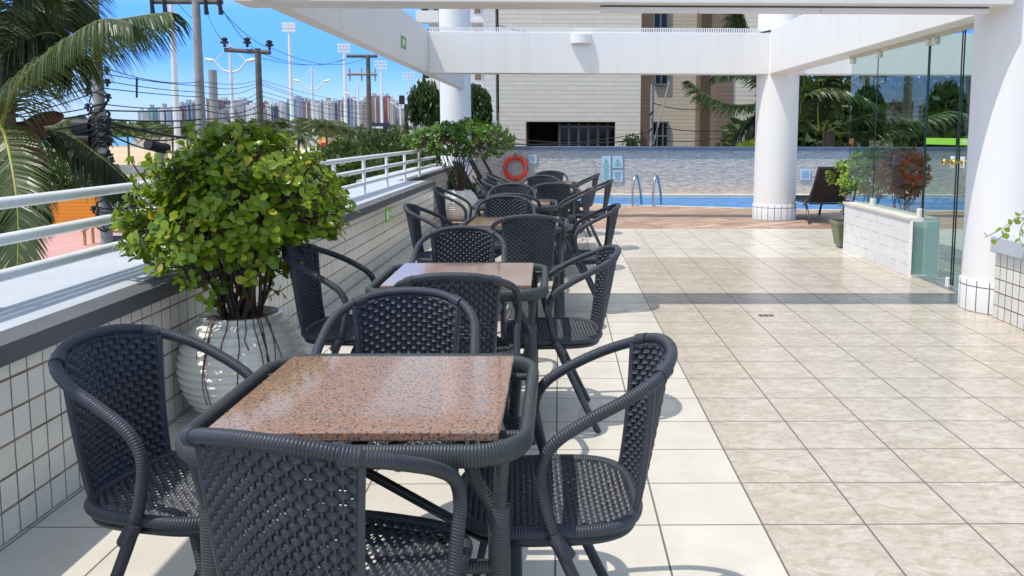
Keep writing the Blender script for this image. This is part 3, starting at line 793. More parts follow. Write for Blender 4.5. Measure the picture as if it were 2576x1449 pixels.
# ================================================================== POTS AND SHRUBS
def pot_profile(r, h, wave=.007):
    out = [(.0, .0), (r * .52, 0), (r * .56, .01)]
    for i in range(1, 90):
        t = i / 90; rr = r * (.56 + .44 * math.sin(math.pi * min(1, t * 1.02)) ** .62) if t < .5 else r * (.60 + .40 * math.sin(math.pi * t) ** .62)
        out.append((rr + wave * math.sin(t * 2 * math.pi * 13), h * t))
    ro = r * .61
    out += [(ro + .012, h * .995), (ro + .010, h + .012), (ro - .006, h + .014), (ro - .016, h), (ro - .02, h * .9), (0, h * .9)]
    return out
LEAFP = [(0, 0), (.13, .30), (.24, .58), (.25, .80), (.13, .96), (0, 1.0), (-.13, .96), (-.25, .80), (-.24, .58), (-.13, .30)]
def add_leaf(mb, base, d, up, L, wdt, tint, fold=.10, curl=.15):
    d = d.normalized(); sd = d.cross(up)
    if sd.length < 1e-3: sd = d.cross(Vector((1, 0, 0)))
    sd.normalize(); nn = sd.cross(d)
    b = len(mb.v)
    prof = ((0.0, .035), (.35, .26), (.62, .47), (.85, .40), (1.0, .10))
    for t, h in prof:
        c = base + d * (L * t) - nn * (curl * L * t * t)
        mb.v += [tuple(c - sd * (h * wdt) + nn * (fold * h * wdt)), tuple(c), tuple(c + sd * (h * wdt) + nn * (fold * h * wdt))]
    for i in range(len(prof) - 1):
        for j in (0, 1): k = b + i * 3 + j; mb.face([k, k + 1, k + 4, k + 3], None, tint)
def rv(rn): 
    while True:
        v = Vector((rn.uniform(-1, 1), rn.uniform(-1, 1), rn.uniform(-1, 1)))
        if .05 < v.length < 1: return v.normalized()
def shrub(name, label, cx, cy, potz, ell, nstem, nros, leafL, mat, seed, clumps, density=1.0, shape=None, trunkspread=.08):
    rn = random.Random(seed)
    t = thing(name, label, 'shrub', (0, 0, 0))
    fo, st = MB(), MB()
    C = Vector(ell[0]); A = ell[1]
    lumps = [(rv(rn), rn.uniform(.15, .50)) for _ in range(clumps)]
    def radius(d):
        r = .78 + .12 * d.z
        for ld, la in lumps:
            k = d.dot(ld)
            if k > .72: r += la * ((k - .72) / .28) ** 1.0
        return min(r, 1.22)
    hubs = []
    for i in range(nstem):
        a = rn.uniform(0, 2 * math.pi); s0 = Vector((cx + trunkspread * math.cos(a), cy + trunkspread * math.sin(a), potz))
        d = rv(rn); d.z = abs(d.z) * .6 - .25; d.normalize()
        e = C + Vector((d.x * A[0], d.y * A[1], d.z * A[2])) * rn.uniform(.35, .62)
        mid = s0.lerp(e, .5) + Vector((rn.uniform(-.05, .05), rn.uniform(-.05, .05), rn.uniform(.0, .04)))
        m1 = s0.lerp(mid, .5) + Vector((rn.uniform(-.03, .03), rn.uniform(-.03, .03), 0))
        st.tube(spline([s0, m1, mid, e], 4), [.011 - .0005 * q for q in range(13)], 6); hubs.append(e); hubs.append(mid)
    for i in range(nros):
        d = rv(rn)
        if d.z < -.35 and rn.random() < .6: d.z = -d.z
        rr = radius(d) * (rn.uniform(.84, 1.0) if rn.random() < .80 else rn.uniform(.5, .85))
        p = C + Vector((d.x * A[0], d.y * A[1], d.z * A[2])) * rr
        if shape and not shape(p): continue
        hub = min(hubs, key=lambda q: (q - p).length + rn.uniform(0, .12))
        out = Vector((d.x, d.y, d.z * .6 + .55)).normalized()
        mid = hub.lerp(p, .55) + Vector((rn.uniform(-.03, .03), rn.uniform(-.03, .03), -.035))
        st.tube(spline([hub, mid, p], 4), [.0048, .0044, .004, .0038, .0035, .0032, .003, .0028, .0025], 4)
        nl = rn.randint(5, 8); ph = rn.uniform(0, 6.28); tb = rn.random()
        ax = out.cross(Vector((.3, .9, .1))).normalized(); ay = out.cross(ax)
        for k in range(nl):
            a = ph + k * 2.4; tilt = rn.uniform(.35, 1.15) + (.3 if k < 3 else 0)
            dd = out * math.cos(tilt) + (ax * math.cos(a) + ay * math.sin(a)) * math.sin(tilt)
            L = leafL * rn.uniform(.6, 1.12)
            tint = min(1, max(0, .25 + .5 * tb + rn.uniform(-.25, .25))) if rn.random() > .05 else .97
            add_leaf(fo, p - out * (.012 * k), dd, out, L, L * .66, tint, rn.uniform(.05, .25), rn.uniform(-.05, .3))
    part('stems', st, 'bark', t); part('foliage', fo, mat, t)
    return t
def pot(x, y, r, h, label):
    p = thing('round_pot', label, 'pot', (x, y, 0))
    part('ribbed_body', MB().lathe(pot_profile(r, h), 56), 'pot', p)
    part('soil', MB().lathe([(0, h * .935), (r * .56, h * .92)], 24), 'soil', p)
    return p
PX, PY = -1.575, 4.22
pot(PX, PY, .30, .48, 'near round ribbed off-white pot against the tiled parapet')
s1 = shrub('potted_shrub', 'large yellow-green shrub with paddle leaves growing in the near white pot', PX, PY, .44,
      ((PX + .0, PY, .985), (.475, .45, .38)), 34, 1050, .058, 'leaf1', 11, 22,
      shape=lambda p: ((p.z > .71 or random.random() < .3) and -(p.x - PX) / .49 * .7 + (p.z - .985) / .38 * .75 < .84 and (p.x - PX) / .49 * .7 + (p.z - .985) / .38 * .75 < .95) or random.random() < .10)
rt = MB(); rn = random.Random(5)
for i in range(12):
    a = rn.uniform(-2.25, -.2); r0 = .16
    P = [(PX + r0 * math.cos(a), PY + r0 * math.sin(a), .50)]
    P.append((PX + .198 * math.cos(a), PY + .198 * math.sin(a), .50 + rn.uniform(0, .02))); P.append((PX + .235 * math.cos(a), PY + .235 * math.sin(a), .455))
    zz = .45; rr = .285; ln = rn.uniform(.08, .36)
    for k in range(4):
        zz -= ln / 4; rr = .30 * (.60 + .40 * math.sin(math.pi * zz / .48) ** .62) + .011; a += rn.uniform(-.04, .04)
        P.append((PX + rr * math.cos(a), PY + rr * math.sin(a), zz))
    rt.tube(spline(P, 3), .0028, 4)
part('aerial_roots', rt, 'root', s1)
PX2, PY2 = -1.60, 13.75
pot(PX2, PY2, .31, .46, 'far round white pot beside the set-back wall')
shrub('potted_shrub', 'darker flat-topped shrub with bare lower stems in the far white pot', PX2, PY2, .42,
      ((PX2 - .0, PY2, 1.28), (.76, .62, .33)), 18, 620, .062, 'leaf2', 23, 14, trunkspread=.05)
# shrub behind glass
solo('round_pot', MB().lathe([(0, 0), (.16, 0), (.24, .32), (.26, .34), (.22, .34), (.2, .28), (0, .28)], 28, (3.95, 10.9, 0)), 'darkalu', 'dark pot standing behind the glass panes', 'pot')
shrub('potted_shrub', 'green shrub behind the glass above the low tiled wall', 3.95, 10.9, .28, ((3.93, 10.9, .86), (.46, .35, .30)), 10, 300, .070, 'leafolive', 31, 8)
shrub('potted_shrub', 'red and green croton behind the glass near the doors', 4.15, 10.3, .1, ((4.12, 10.25, .86), (.30, .28, .30)), 10, 170, .085, 'leafcroton', 37, 8)
op = thing('square_planter', 'olive plastic planter tucked behind the end of the low tiled wall', 'planter', (3.49, 10.42, 0))
pm = MB(); b = 0
for z, h in ((.03, .10), (.29, .145), (.29, .155), (.33, .157)): pm.v += [(-h, -h, z), (h, -h, z), (h, h, z), (-h, h, z)]
for i in range(3):
    for k in range(4): k2 = (k + 1) % 4; pm.face([i * 4 + k, i * 4 + k2, i * 4 + 4 + k2, i * 4 + 4 + k])
pm.face([3, 2, 1, 0]); pm.face([12, 13, 14, 15])
part('planter_body', pm, 'olivepot', op, False, None, .006); part('soil', MB().box(-.14, .14, -.14, .14, .331, .334), 'soil', op, False)
shrub('potted_plant', 'thin sprigs with yellow leaves rising from the olive planter', 3.48, 10.42, .32, ((3.47, 10.42, .62), (.10, .10, .27)), 5, 16, .045, 'leafolive', 41, 3, trunkspread=.04)
# vine on the planter at the right edge
vn = thing('vine', 'trailing yellow-green vine leaves hanging over the planter cap', 'vine'); vs, vf = MB(), MB(); rn = random.Random(3)
for i, pp in enumerate((((2600, 520), (2560, 545), (2520, 575), (2478, 597)), ((2600, 560), (2555, 548), (2530, 585), (2505, 606)), ((2620, 600), (2580, 560), (2565, 590), (2572, 622)))):
    P = [at(x, y, 5.9 - .05 * j) for j, (x, y) in enumerate(pp)]
    S = spline(P, 5); vs.tube(S, .003, 5)
    for q in range(2, len(S), 2):
        d = rv(rn); add_leaf(vf, S[q], d, rv(rn), rn.uniform(.035, .06), .045, rn.choice((.4, .7, .97, .97)), .1, .1)
part('vine_stem', vs, 'rachis', vn); part('foliage', vf, 'leafolive', vn)

# ================================================================== SUN LOUNGERS
def lounger(x, y, deg, label, ang=62, first=[None]):
    t = thing('sun_lounger', label, 'sun lounger', (x, y, 0), R(deg), 'black sun loungers on the pool deck')
    w = .31; zs = .33
    fr = MB()
    for s in (-1, 1): fr.tube(spline([(s * w, -.12, zs), (s * w, .6, zs - .01), (s * w, 1.15, zs + .03), (s * w, 1.38, zs - .04)], 5), .018, 8)
    for yy in (-.1, .7, 1.36): fr.tube([(-w, yy, zs - .02), (w, yy, zs - .02)], .014, 8)
    part('seat_frame', fr, 'darkalu', t)
    part('seat_sling', MB().box(-w + .01, w - .01, -.08, 1.33, zs - .006, zs + .006), 'sling', t, False)
    ca, sa = math.cos(R(ang)), math.sin(R(ang)); Lb = .64
    bf = MB()
    for s in (-1, 1): bf.tube([(s * w, -.10, zs), (s * w * .97, -.10 - Lb * ca, zs + Lb * sa)], .018, 8)
    bf.tube([(-w, -.10 - Lb * ca, zs + Lb * sa), (w, -.10 - Lb * ca, zs + Lb * sa)], .018, 8)
    part('back_frame', bf, 'darkalu', t)
    bs = MB(); q = Matrix.Translation((0, -.10, zs)) @ Matrix.Rotation(R(180 - ang), 4, 'X')
    bs.box(-w + .012, w - .012, 0, Lb, -.006, .006, Matrix.Translation((0, -.10, zs)) @ Matrix.Rotation(math.pi - R(ang), 4, 'X'))
    part('back_sling', bs, 'sling', t, False)
    for s in (-1, 1):
        part('leg', MB().tube(spline([(s * w, .08, zs), (s * (w + .03), -.12, .18), (s * (w + .03), -.22, .0)], 4), .020, 8), 'darkalu', t)
        part('leg', MB().tube(spline([(s * w, .95, zs), (s * (w + .02), 1.15, .16), (s * (w + .03), 1.25, .0)], 4), .020, 8), 'darkalu', t)
        part('armrest', MB().tube(spline([(s * (w + .02), -.33, zs + .26), (s * (w + .05), -.15, zs + .02), (s * (w + .04), .05, zs - .05)], 4), .013, 8), 'darkalu', t)
    return t
lounger(4.16, 13.35, 3, 'black sun lounger with raised back beside the middle column', 58)
lounger(-1.35, 14.6, -72, 'sun lounger with raised back just right of the far white pot')
lounger(-1.22, 15.75, -78, 'middle sun lounger of the three near the far column')
lounger(-1.10, 16.9, -82, 'rearmost sun lounger of the three, left of the lifebuoy')

# ================================================================== COCONUT PALM BESIDE THE RAILING
def frond(name, parent, P, mat, leafL, n, rw=.012, hang=.75, wdt=.020, seed=1, side=None, spread=.55, r_mat='rachis', segs=3, taper=1.0, v_up=None):
    rn = random.Random(seed); S = spline(P, 6); rb = MB(); lf = MB()
    k = len(S); rb.tube(S, [rw * (1 - .85 * i / (k - 1)) for i in range(k)], 6)
    for s in (-1, 1):
        for i in range(n):
            t = .10 + .90 * (i + rn.uniform(-.3, .3)) / n; t = min(max(t, .05), .995)
            f = t * (k - 1); a = int(f); b = min(k - 1, a + 1); p = S[a].lerp(S[b], f - a)
            T = (S[b] - S[a]).normalized() if b > a else (S[a] - S[a - 1]).normalized()
            sd = T.cross(Vector((0, 0, 1)))
            if sd.length < .15: sd = T.cross(Vector((.2, 1, 0)))
            sd.normalize()
            if side is not None: sd = (side - T * side.dot(T)).normalized()
            L = leafL * (math.sin(math.pi * (.12 + .82 * t)) ** .55) * rn.uniform(.82, 1.08)
            d = (sd * s * spread + T * (.45 + .5 * t) + Vector((0, 0, .12))).normalized()
            g = Vector((0, 0, -1)); q = p.copy(); pts = [q.copy()]
            for j in range(segs):
                d = (d + g * hang * (.35 + .45 * j / segs) * rn.uniform(.8, 1.15)).normalized(); q = q + d * (L / segs); pts.append(q.copy())
            wv = rv(rn) * .35 + T; b0 = len(lf.v)
            for j, pt in enumerate(pts):
                dj = (pts[min(j + 1, segs)] - pts[max(j - 1, 0)]).normalized(); ww = wv - dj * wv.dot(dj); ww.normalize()
                h = wdt * (1, 1.05, .8, .12)[min(3, int(round(3 * j / segs)))]
                lf.v += [tuple(pt - ww * h), tuple(pt + ww * h)]
            tint = min(1, max(0, rn.gauss(.5, .25)))
            for j in range(segs): m = b0 + j * 2; lf.face([m, m + 1, m + 3, m + 2], None, tint)
    fr = part(name, rb, r_mat, parent)
    part('leaflets', lf, mat, fr, False)
    return fr
pm_ = thing('coconut_palm', 'large coconut palm with drooping fronds just outside the railing at the left edge', 'palm tree')
def pp(l): return [at(x, y, Y) for x, y, Y in l]
part('trunk', MB().tube(spline([at(-60, 1000, 6.6), at(-45, 700, 6.8), at(-30, 470, 7.0), at(-5, 330, 7.0)], 5), [.13 - .002 * i for i in range(16)], 14), 'trunkpalm', pm_)
part('crown_shaft', MB().tube(spline([at(-10, 400, 7.0), at(0, 300, 7.0), at(8, 180, 7.0), at(12, 90, 7.1)], 5), [.13, .13, .12, .12, .11, .11, .10, .09, .09, .08, .08, .07, .06, .05, .04, .03], 12), 'trunkpalm', pm_)
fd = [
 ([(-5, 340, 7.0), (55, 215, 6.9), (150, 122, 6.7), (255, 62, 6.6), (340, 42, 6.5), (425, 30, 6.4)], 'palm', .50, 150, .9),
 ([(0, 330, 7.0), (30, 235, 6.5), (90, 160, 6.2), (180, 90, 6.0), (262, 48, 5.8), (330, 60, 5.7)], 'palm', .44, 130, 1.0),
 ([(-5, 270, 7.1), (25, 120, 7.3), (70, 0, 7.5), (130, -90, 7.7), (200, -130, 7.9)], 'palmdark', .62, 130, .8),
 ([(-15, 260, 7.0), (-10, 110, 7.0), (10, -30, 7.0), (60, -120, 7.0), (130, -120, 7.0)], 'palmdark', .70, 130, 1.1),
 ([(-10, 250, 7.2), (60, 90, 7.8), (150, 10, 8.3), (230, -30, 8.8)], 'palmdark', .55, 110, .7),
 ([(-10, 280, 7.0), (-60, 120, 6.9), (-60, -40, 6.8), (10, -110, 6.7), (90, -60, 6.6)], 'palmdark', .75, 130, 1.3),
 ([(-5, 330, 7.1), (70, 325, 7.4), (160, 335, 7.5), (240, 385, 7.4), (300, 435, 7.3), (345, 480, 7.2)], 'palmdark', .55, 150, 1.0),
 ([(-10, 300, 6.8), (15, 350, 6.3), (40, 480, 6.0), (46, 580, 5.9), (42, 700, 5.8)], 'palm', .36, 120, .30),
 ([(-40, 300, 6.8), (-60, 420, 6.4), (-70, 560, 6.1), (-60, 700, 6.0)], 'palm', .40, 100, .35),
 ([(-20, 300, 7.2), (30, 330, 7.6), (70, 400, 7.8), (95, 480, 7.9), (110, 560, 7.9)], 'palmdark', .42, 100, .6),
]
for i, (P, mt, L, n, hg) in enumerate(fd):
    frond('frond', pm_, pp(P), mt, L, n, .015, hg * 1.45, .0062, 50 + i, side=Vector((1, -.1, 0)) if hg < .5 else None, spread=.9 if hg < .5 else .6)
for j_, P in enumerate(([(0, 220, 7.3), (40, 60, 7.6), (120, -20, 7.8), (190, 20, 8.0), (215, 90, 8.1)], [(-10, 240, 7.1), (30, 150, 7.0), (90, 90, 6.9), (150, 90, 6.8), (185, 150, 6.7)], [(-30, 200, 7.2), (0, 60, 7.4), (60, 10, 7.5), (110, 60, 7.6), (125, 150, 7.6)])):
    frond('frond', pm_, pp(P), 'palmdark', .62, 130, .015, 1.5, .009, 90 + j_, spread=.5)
sp_ = MB()
for P in (((40, 330), (90, 305), (140, 295), (160, 292)), ((50, 345), (80, 375), (100, 400), (118, 432)), ((30, 320), (70, 318), (100, 330), (112, 352))):
    S = spline([at(x, y, 7.05) for x, y in P], 5); k = len(S)
    sp_.tube(S, [.012 + .045 * math.sin(math.pi * i / (k - 1)) for i in range(k)], 8, sx=.5)
part('dry_spathe', sp_, 'spathe', pm_)
cm = MB()
for x, y in ((62, 352), (78, 362), (88, 385), (70, 378)):
    c = at(x, y, 6.95); cm.lathe([(0, -.085), (.05, -.07), (.075, 0), (.05, .07), (0, .085)], 10, tuple(c))
part('coconut_cluster', cm, 'spathe', pm_)

# ================================================================== STREET POLES, MASTS, CABLES
def upole(name, x, Y, ytop, wpx, label, mat='concrete', base=G0):
    p0 = at(x, 335, Y); zt = at(x, ytop, Y).z; r = wpx * Y / F / 2
    t = thing(name, label, 'utility pole', (p0.x, p0.y, base), 0, 'concrete utility poles along the street')
    part('pole', MB().tube([(0, 0, 0), (0, 0, (zt - base) * .5), (0, 0, zt - base)], [r * 1.15, r, r * .8], 12), mat, t)
    return t, p0, zt - base, r
def insul(mb, x, y, z, s=1.0):
    mb.lathe([(0, 0), (.03 * s, 0), (.03 * s, .07 * s), (.09 * s, .08 * s), (.09 * s, .11 * s), (.04 * s, .14 * s), (.07 * s, .15 * s), (.07 * s, .18 * s), (.02 * s, .21 * s), (0, .21 * s)], 10, (x, y, z))
tA, pA, hA, rA = upole('utility_pole', 254, 18, -60, 27, 'tangled concrete pole left of the near shrub, behind the palm frond')
wr = MB(); rn = random.Random(9)
for k in range(60):
    z0 = rn.uniform(2.6, 4.7); a = rn.uniform(0, 6.28); P = []
    for q in range(9): P.append((math.cos(a) * (rA + rn.uniform(.01, .11)), math.sin(a) * (rA + rn.uniform(.01, .11)), z0)); a += rn.uniform(.3, 1.1); z0 += rn.uniform(-.12, .14)
    wr.tube(spline(P, 3), rn.uniform(.008, .02), 5)
part('tangled_cables', wr, 'black', tA)
for z in (2.9, 3.35, 3.7, 4.1, 5.0, 5.3, 5.55):
    for xx, z2 in ((rA + .10, z), (-rA - .10, z - .2)): ins = MB(); insul(ins, xx, -.05, z2, .8); part('insulator', ins, 'black', tA)
bx = MB()
for (x, y, wd, hg) in ((208, 318, .34, .16), (205, 352, .42, .15)):
    c = at(x, y, 18) - pA; bx.tube([(c.x - wd / 2, 0, c.z + CH - CH + pA.z - G0), (c.x + wd / 2, 0, c.z + pA.z - G0)], hg, 10)
part('splice_case', bx, 'black', tA)
tB, pB, hB, rB = upole('utility_pole', 507, 25, 3, 24, 'thick pale concrete pole above the near shrub with drop insulators at its top')
cr = MB().tube([(-1.25, 0, hB - .02), (.75, 0, hB - .02)], .07, 8)
part('crossarm', cr, 'concdark', tB)
for x in (-1.2, -.85, .3, .7): part('insulator', MB().tube([(x, -.1, hB + .02), (x + .03, -.1, hB - .38)], [.05, .07], 8), 'black', tB)
tC, pC, hC, rC = upole('utility_pole', 656, 36, 122, 18, 'dark pole with a single crossarm and three black insulators', 'concdark')
part('crossarm', MB().tube([(-1.35, 0, hC - .06), (.52, 0, hC - .16)], .09, 8), 'concdark', tC)
for x in (-1.34, -.42, .48): ins = MB(); insul(ins, x, 0, hC + (.05 if x < .3 else -.05), 1.9); part('insulator', ins, 'black', tC)
tD, pD, hD, rD = upole('utility_pole', 930, 52, 139, 13, 'grey pole with two crossarms near the left beam', 'concdark')
part('crossarm', MB().tube([(-1.25, 0, hD - .05), (.55, 0, hD - .05)], .10, 8), 'concdark', tD)
part('crossarm', MB().tube([(-1.25, 0, hD - 1.1), (.5, 0, hD - 1.1)], .09, 8).tube([(-1.1, 0, hD - 1.5), (-1.1, 0, hD - .75)], .05, 6).tube([(-.4, 0, hD - 1.5), (-.4, 0, hD - .75)], .05, 6).tube([(.4, 0, hD - 1.5), (.4, 0, hD - .75)], .05, 6), 'concrete', tD)
tE, pE, hE, rE = upole('utility_pole', 1023, 40, 262, 13, 'short black pole by the weeping tree', 'black')

def fmast(x, Y, ytop, wpx, label, head=True):
    p0 = at(x, 335, Y); zt = at(x, ytop, Y).z - G0; r = wpx * Y / F / 2
    t = thing('floodlight_mast', label, 'light mast', (p0.x, p0.y, G0), 0, 'tall white floodlight masts by the beach')
    part('mast', MB().tube([(0, 0, 0), (0, 0, zt * .5), (0, 0, zt)], [r * 1.25, r, r * .7], 10), 'mast', t)
    if head:
        h = MB(); s = 27 * Y / F
        for j, z in enumerate((zt, zt - .28 * s, zt - .6 * s)):
            h.tube([(-s * .5, 0, z), (s * .5, 0, z)], .10, 6)
            for q in (-.45, -.15, .15, .45): h.box(q * s - .3, q * s + .3, -.35, .05, z - .1, z + .35)
        part('floodlights', h, 'mast', t)
fmast(446, 105, -260, 13, 'nearest floodlight mast, its head above the picture', False)
fmast(736, 160, 62, 10, 'floodlight mast between the two butterfly lamps')
fmast(871, 199, 114, 8, 'floodlight mast left of the grey double crossarm pole')
fmast(962, 242, 156, 6, 'floodlight mast right of the grey double crossarm pole')
fmast(1031, 285, 184, 5, 'farthest floodlight mast beside the weeping tree')
def blamp(x, Y, ytop, yarm, hw, label):
    p0 = at(x, 335, Y); zt = at(x, ytop, Y).z - G0; za = at(x, yarm, Y).z - G0; W = hw * Y / F
    t = thing('street_lamp', label, 'street lamp', (p0.x, p0.y, G0), 0, 'white double-armed street lamps')
    part('pole', MB().tube([(0, 0, 0), (0, 0, za), (0, 0, zt)], [.17, .13, .08], 10), 'mast', t)
    for s in (-1, 1):
        part('lamp_arm', MB().tube(spline([(0, 0, za - .9), (s * W * .35, 0, za - .65), (s * W * .62, 0, za + .0), (s * W * .72, 0, za + .1)], 5), .085, 8).tube([(s * W * .62, 0, za + .05), (0, 0, zt - .1)], .045, 6), 'mast', t)
        part('lamp_head', MB().tube([(s * W * .66, 0, za + .08), (s * W * .80, 0, za + .10), (s * W, 0, za + .22)], [.10, .17, .09], 8), 'mast', t)
blamp(587, 73, 110, 155, 62, 'nearest double-armed street lamp behind the dark crossarm pole')
blamp(789, 100, 168, 206, 46, 'second double-armed street lamp with a small camera arm')
blamp(903, 127, 206, 237, 36, 'third double-armed street lamp by the grey pole')
blamp(1008, 165, 235, 260, 24, 'farthest double-armed street lamp above the red tower')
def cable(a, b, sag, r, extra=None):
    P = [a.lerp(b, i / 14) - Vector((0, 0, 4 * sag * (i / 14) * (1 - i / 14))) for i in range(15)]
    return P
CG = 'overhead cables strung along the street'
def addcable(P, r, k):
    solo('power_cable', MB().tube(P, r, 5), 'black', ('thin dark overhead cable strung between the street poles', 'thick dark cable bundle sagging low between the street poles')[k], 'cable', CG)
rn = random.Random(77)
for (ya, yb, yc, r) in ((170, 205, 200, .010), (186, 216, 206, .010), (203, 232, 212, .010), (222, 244, 228, .011), (262, 262, 240, .012), (278, 275, 262, .018), (300, 300, 282, .022), (318, 312, 300, .018)):
    a, b, c, d = at(262, ya, 18), at(507, yb, 25), at(655, yc, 36), at(930, yc + 60, 52)
    k = 1 if ya > 270 else 0
    addcable(cable(a, b, rn.uniform(.02, .18), r), r, k); addcable(cable(b, c, rn.uniform(.05, .3), r), r, k); addcable(cable(c, d, rn.uniform(.1, .5), r), r, k)
    l = at(-200, ya + rn.uniform(40, 110) * (1 if ya < 260 else .35), 13); addcable(cable(l, a, .15, r), r, k)
for (ya, yb, sg_) in ((305, 352, .05), (330, 366, .3), (312, 322, .35)):
    addcable(cable(at(262, ya, 18), at(507, yb, 25), sg_, .03), .035 if ya == 305 else .02, 1)
for (x0, y0, x1, y1) in ((390, -80, 507, 60), (545, 0, 655, 128), (540, 5, 690, 122), (575, 118, 507, -5)): addcable(cable(at(x0, y0, 22), at(x1, y1, 34), .25, .01), .010, 0)
for (x0, y0, x1, y1) in ((577, 118, 868, 150), (632, 122, 868, 148), (690, 124, 920, 146)): addcable(cable(at(x0, y0, 36), at(x1, y1, 52), .5, .01), .012, 0)
solo('cable_spacer', MB().tube([at(344, 196, 20), at(344, 246, 20)], .025, 6), 'black', 'short vertical spacer rod hanging on the cables right of the palm', 'cable spacer')
cs = MB(); S = spline([at(372, 362, 21), at(395, 370, 21.3), at(420, 374, 21.6)], 4); cs.tube(S, .13, 10)
solo('splice_case', cs, 'black', 'fat black cable splice case hanging over the beach', 'cable splice')
solo('concrete_post', MB().tube([at(403, 560, 30), at(403, 374, 30)], .16, 12), 'concrete', 'short grey post below the splice case', 'post')

# ================================================================== STREET LEVEL THINGS
hd = thing('orange_hoarding', 'orange slatted hoarding below the palm fronds', 'hoarding')
a, b = at(20, 575, 38), at(312, 560, 40)
part('slatted_panel', MB().box(a.x, b.x, 38.6, 38.75, G0, at(150, 490, 38.6).z), 'hoard', hd, False)
for i in range(5): part('post', MB().box(a.x + (b.x - a.x) * i / 4 - .05, a.x + (b.x - a.x) * i / 4 + .05, 38.76, 38.86, G0, at(150, 490, 38.6).z), 'wood', hd, False)
sb = thing('poster_stand', 'tall poster stand with a blue panel above a red and white one', 'sign')
a = at(262, 615, 33.5); b = at(322, 480, 33.5); zz = lambda v: G0 + (b.z - G0) * v
part('frame', MB().box(a.x - .05, a.x, 33.45, 33.55, G0, b.z).box(b.x, b.x + .05, 33.45, 33.55, G0, b.z).box(a.x, b.x, 33.46, 33.54, b.z - .06, b.z), 'mast', sb, False)
part('poster_panel', MB().box(a.x, b.x, 33.48, 33.52, zz(.52), b.z - .06), 'tvbox', sb, False)
part('poster_panel', MB().box(a.x, b.x, 33.48, 33.52, zz(.20), zz(.50)), 'white', sb, False)
part('poster_panel', MB().box(a.x, b.x, 33.48, 33.52, G0 + .1, zz(.18)), 'tvbox', sb, False)
pr = MB()
for i in range(6): pr.box(a.x + .12 + .12 * i, a.x + .20 + .12 * i, 33.475, 33.479, zz(.58 + .04 * (i % 2)), zz(.78 - .03 * (i % 3)))
part('poster_print', pr, 'signpale', sb, False)
part('poster_print', MB().box(a.x + .06, b.x - .06, 33.475, 33.479, zz(.24), zz(.38)), 'red', sb, False)
part('lettering', MB().box(a.x + .12, a.x + .38, 33.471, 33.474, zz(.32), zz(.35)).box(a.x + .45, b.x - .15, 33.471, 33.474, zz(.32), zz(.35)).box(a.x + .15, b.x - .2, 33.471, 33.474, zz(.27), zz(.30)), 'white', sb, False)
part('lettering', MB().box(a.x + .1, a.x + .3, 33.475, 33.479, zz(.42), zz(.47)).box(a.x + .36, b.x - .25, 33.475, 33.479, zz(.42), zz(.47)), 'black', sb, False)
wb = thing('wooden_barrier', 'low yellow wooden rail on posts on the pink pavement', 'barrier')
a, b = at(190, 606, 32), at(262, 590, 34)
part('rail', MB().tube([(a.x, 32.5, -2.35), (b.x, 33.3, -2.15)], .05, 6), 'wood', wb)
for q in (.15, .85): part('post', MB().tube([(a.x + (b.x - a.x) * q, 32.5 + .8 * q, G0), (a.x + (b.x - a.x) * q, 32.5 + .8 * q, -2.25)], .06, 6), 'wood', wb)
bw = thing('beach_wall', 'low grey concrete panel wall between the street and the sand', 'wall')
part('panels', MB().box(-90, -28, 90, 90.3, G0, G0 + 1.0), 'concrete', bw, False)
part('piers', [m for m in [MB()] for k in range(0)] or (lambda m: [m.box(-90 + 4 * i, -89.6 + 4 * i, 89.85, 90, G0, G0 + 1.1) for i in range(16)] and m)(MB()), 'concdark', bw, False)
tt = thing('beach_tent', 'white canopy tent right of the near shrub', 'tent')
c = at(781, 398, 125); hw = 21 * 125 / F
tm = MB(); k = 0
tm.v += [(c.x - hw, 123.5, c.z + .9), (c.x + hw, 123.5, c.z + .9), (c.x + hw, 126.5, c.z + .9), (c.x - hw, 126.5, c.z + .9), (c.x, 125, c.z + 1.5)]
for i in range(4): tm.face([i, (i + 1) % 4, 4])
tm.box(c.x - hw, c.x + hw, 123.5, 126.5, c.z + .2, c.z + .89)
part('canopy', tm, 'canvas', tt, False)
for sx in (-1, 1):
    for yy in (123.55, 126.45): part('leg', MB().tube([(c.x + sx * (hw - .05), yy, G0), (c.x + sx * (hw - .05), yy, c.z + .2)], .04, 6), 'mast', tt)
for (x0, x1, yt, Yk, lab) in ((800, 822, 347, 110, 'orange roofed beach kiosk seen left of the lamp post'), (834, 862, 350, 118, 'orange roofed beach kiosk further right behind the trees')):
    a, b = at(x0, yt, Yk), at(x1, yt, Yk); ks = thing('beach_kiosk', lab, 'kiosk', (0, 0, 0), 0, 'small orange roofed kiosks')
    part('wall', MB().box(a.x + .3, b.x - .3, Yk, Yk + 1.5, G0, a.z - .6), 'red', ks, False)
    r_ = MB(); r_.v += [(a.x - .2, Yk - .3, a.z - .6), (b.x + .2, Yk - .3, a.z - .6), (b.x + .2, Yk + 1.8, a.z - .6), (a.x - .2, Yk + 1.8, a.z - .6), ((a.x + b.x) / 2, Yk + .75, a.z + .15)]
    for i in range(4): r_.face([i, (i + 1) % 4, 4])
    part('roof', r_, 'kioskroof', ks, False)
a, b = at(934, 334, 70), at(979, 309, 70)
tv = thing('billboard', 'dark navy billboard beside the grey double crossarm pole', 'billboard')
part('board', MB().box(a.x, b.x, 70, 70.4, a.z, b.z), 'tvbox', tv, False); part('white_strip', MB().box(a.x + .05, b.x - .5, 69.94, 69.99, a.z + .35, a.z + .5), 'white', tv, False)
part('leg', MB().tube([(a.x + .3, 70.2, G0), (a.x + .3, 70.2, a.z)], .1, 6), 'black', tv); part('leg', MB().tube([(b.x - .3, 70.2, G0), (b.x - .3, 70.2, a.z)], .1, 6), 'black', tv)
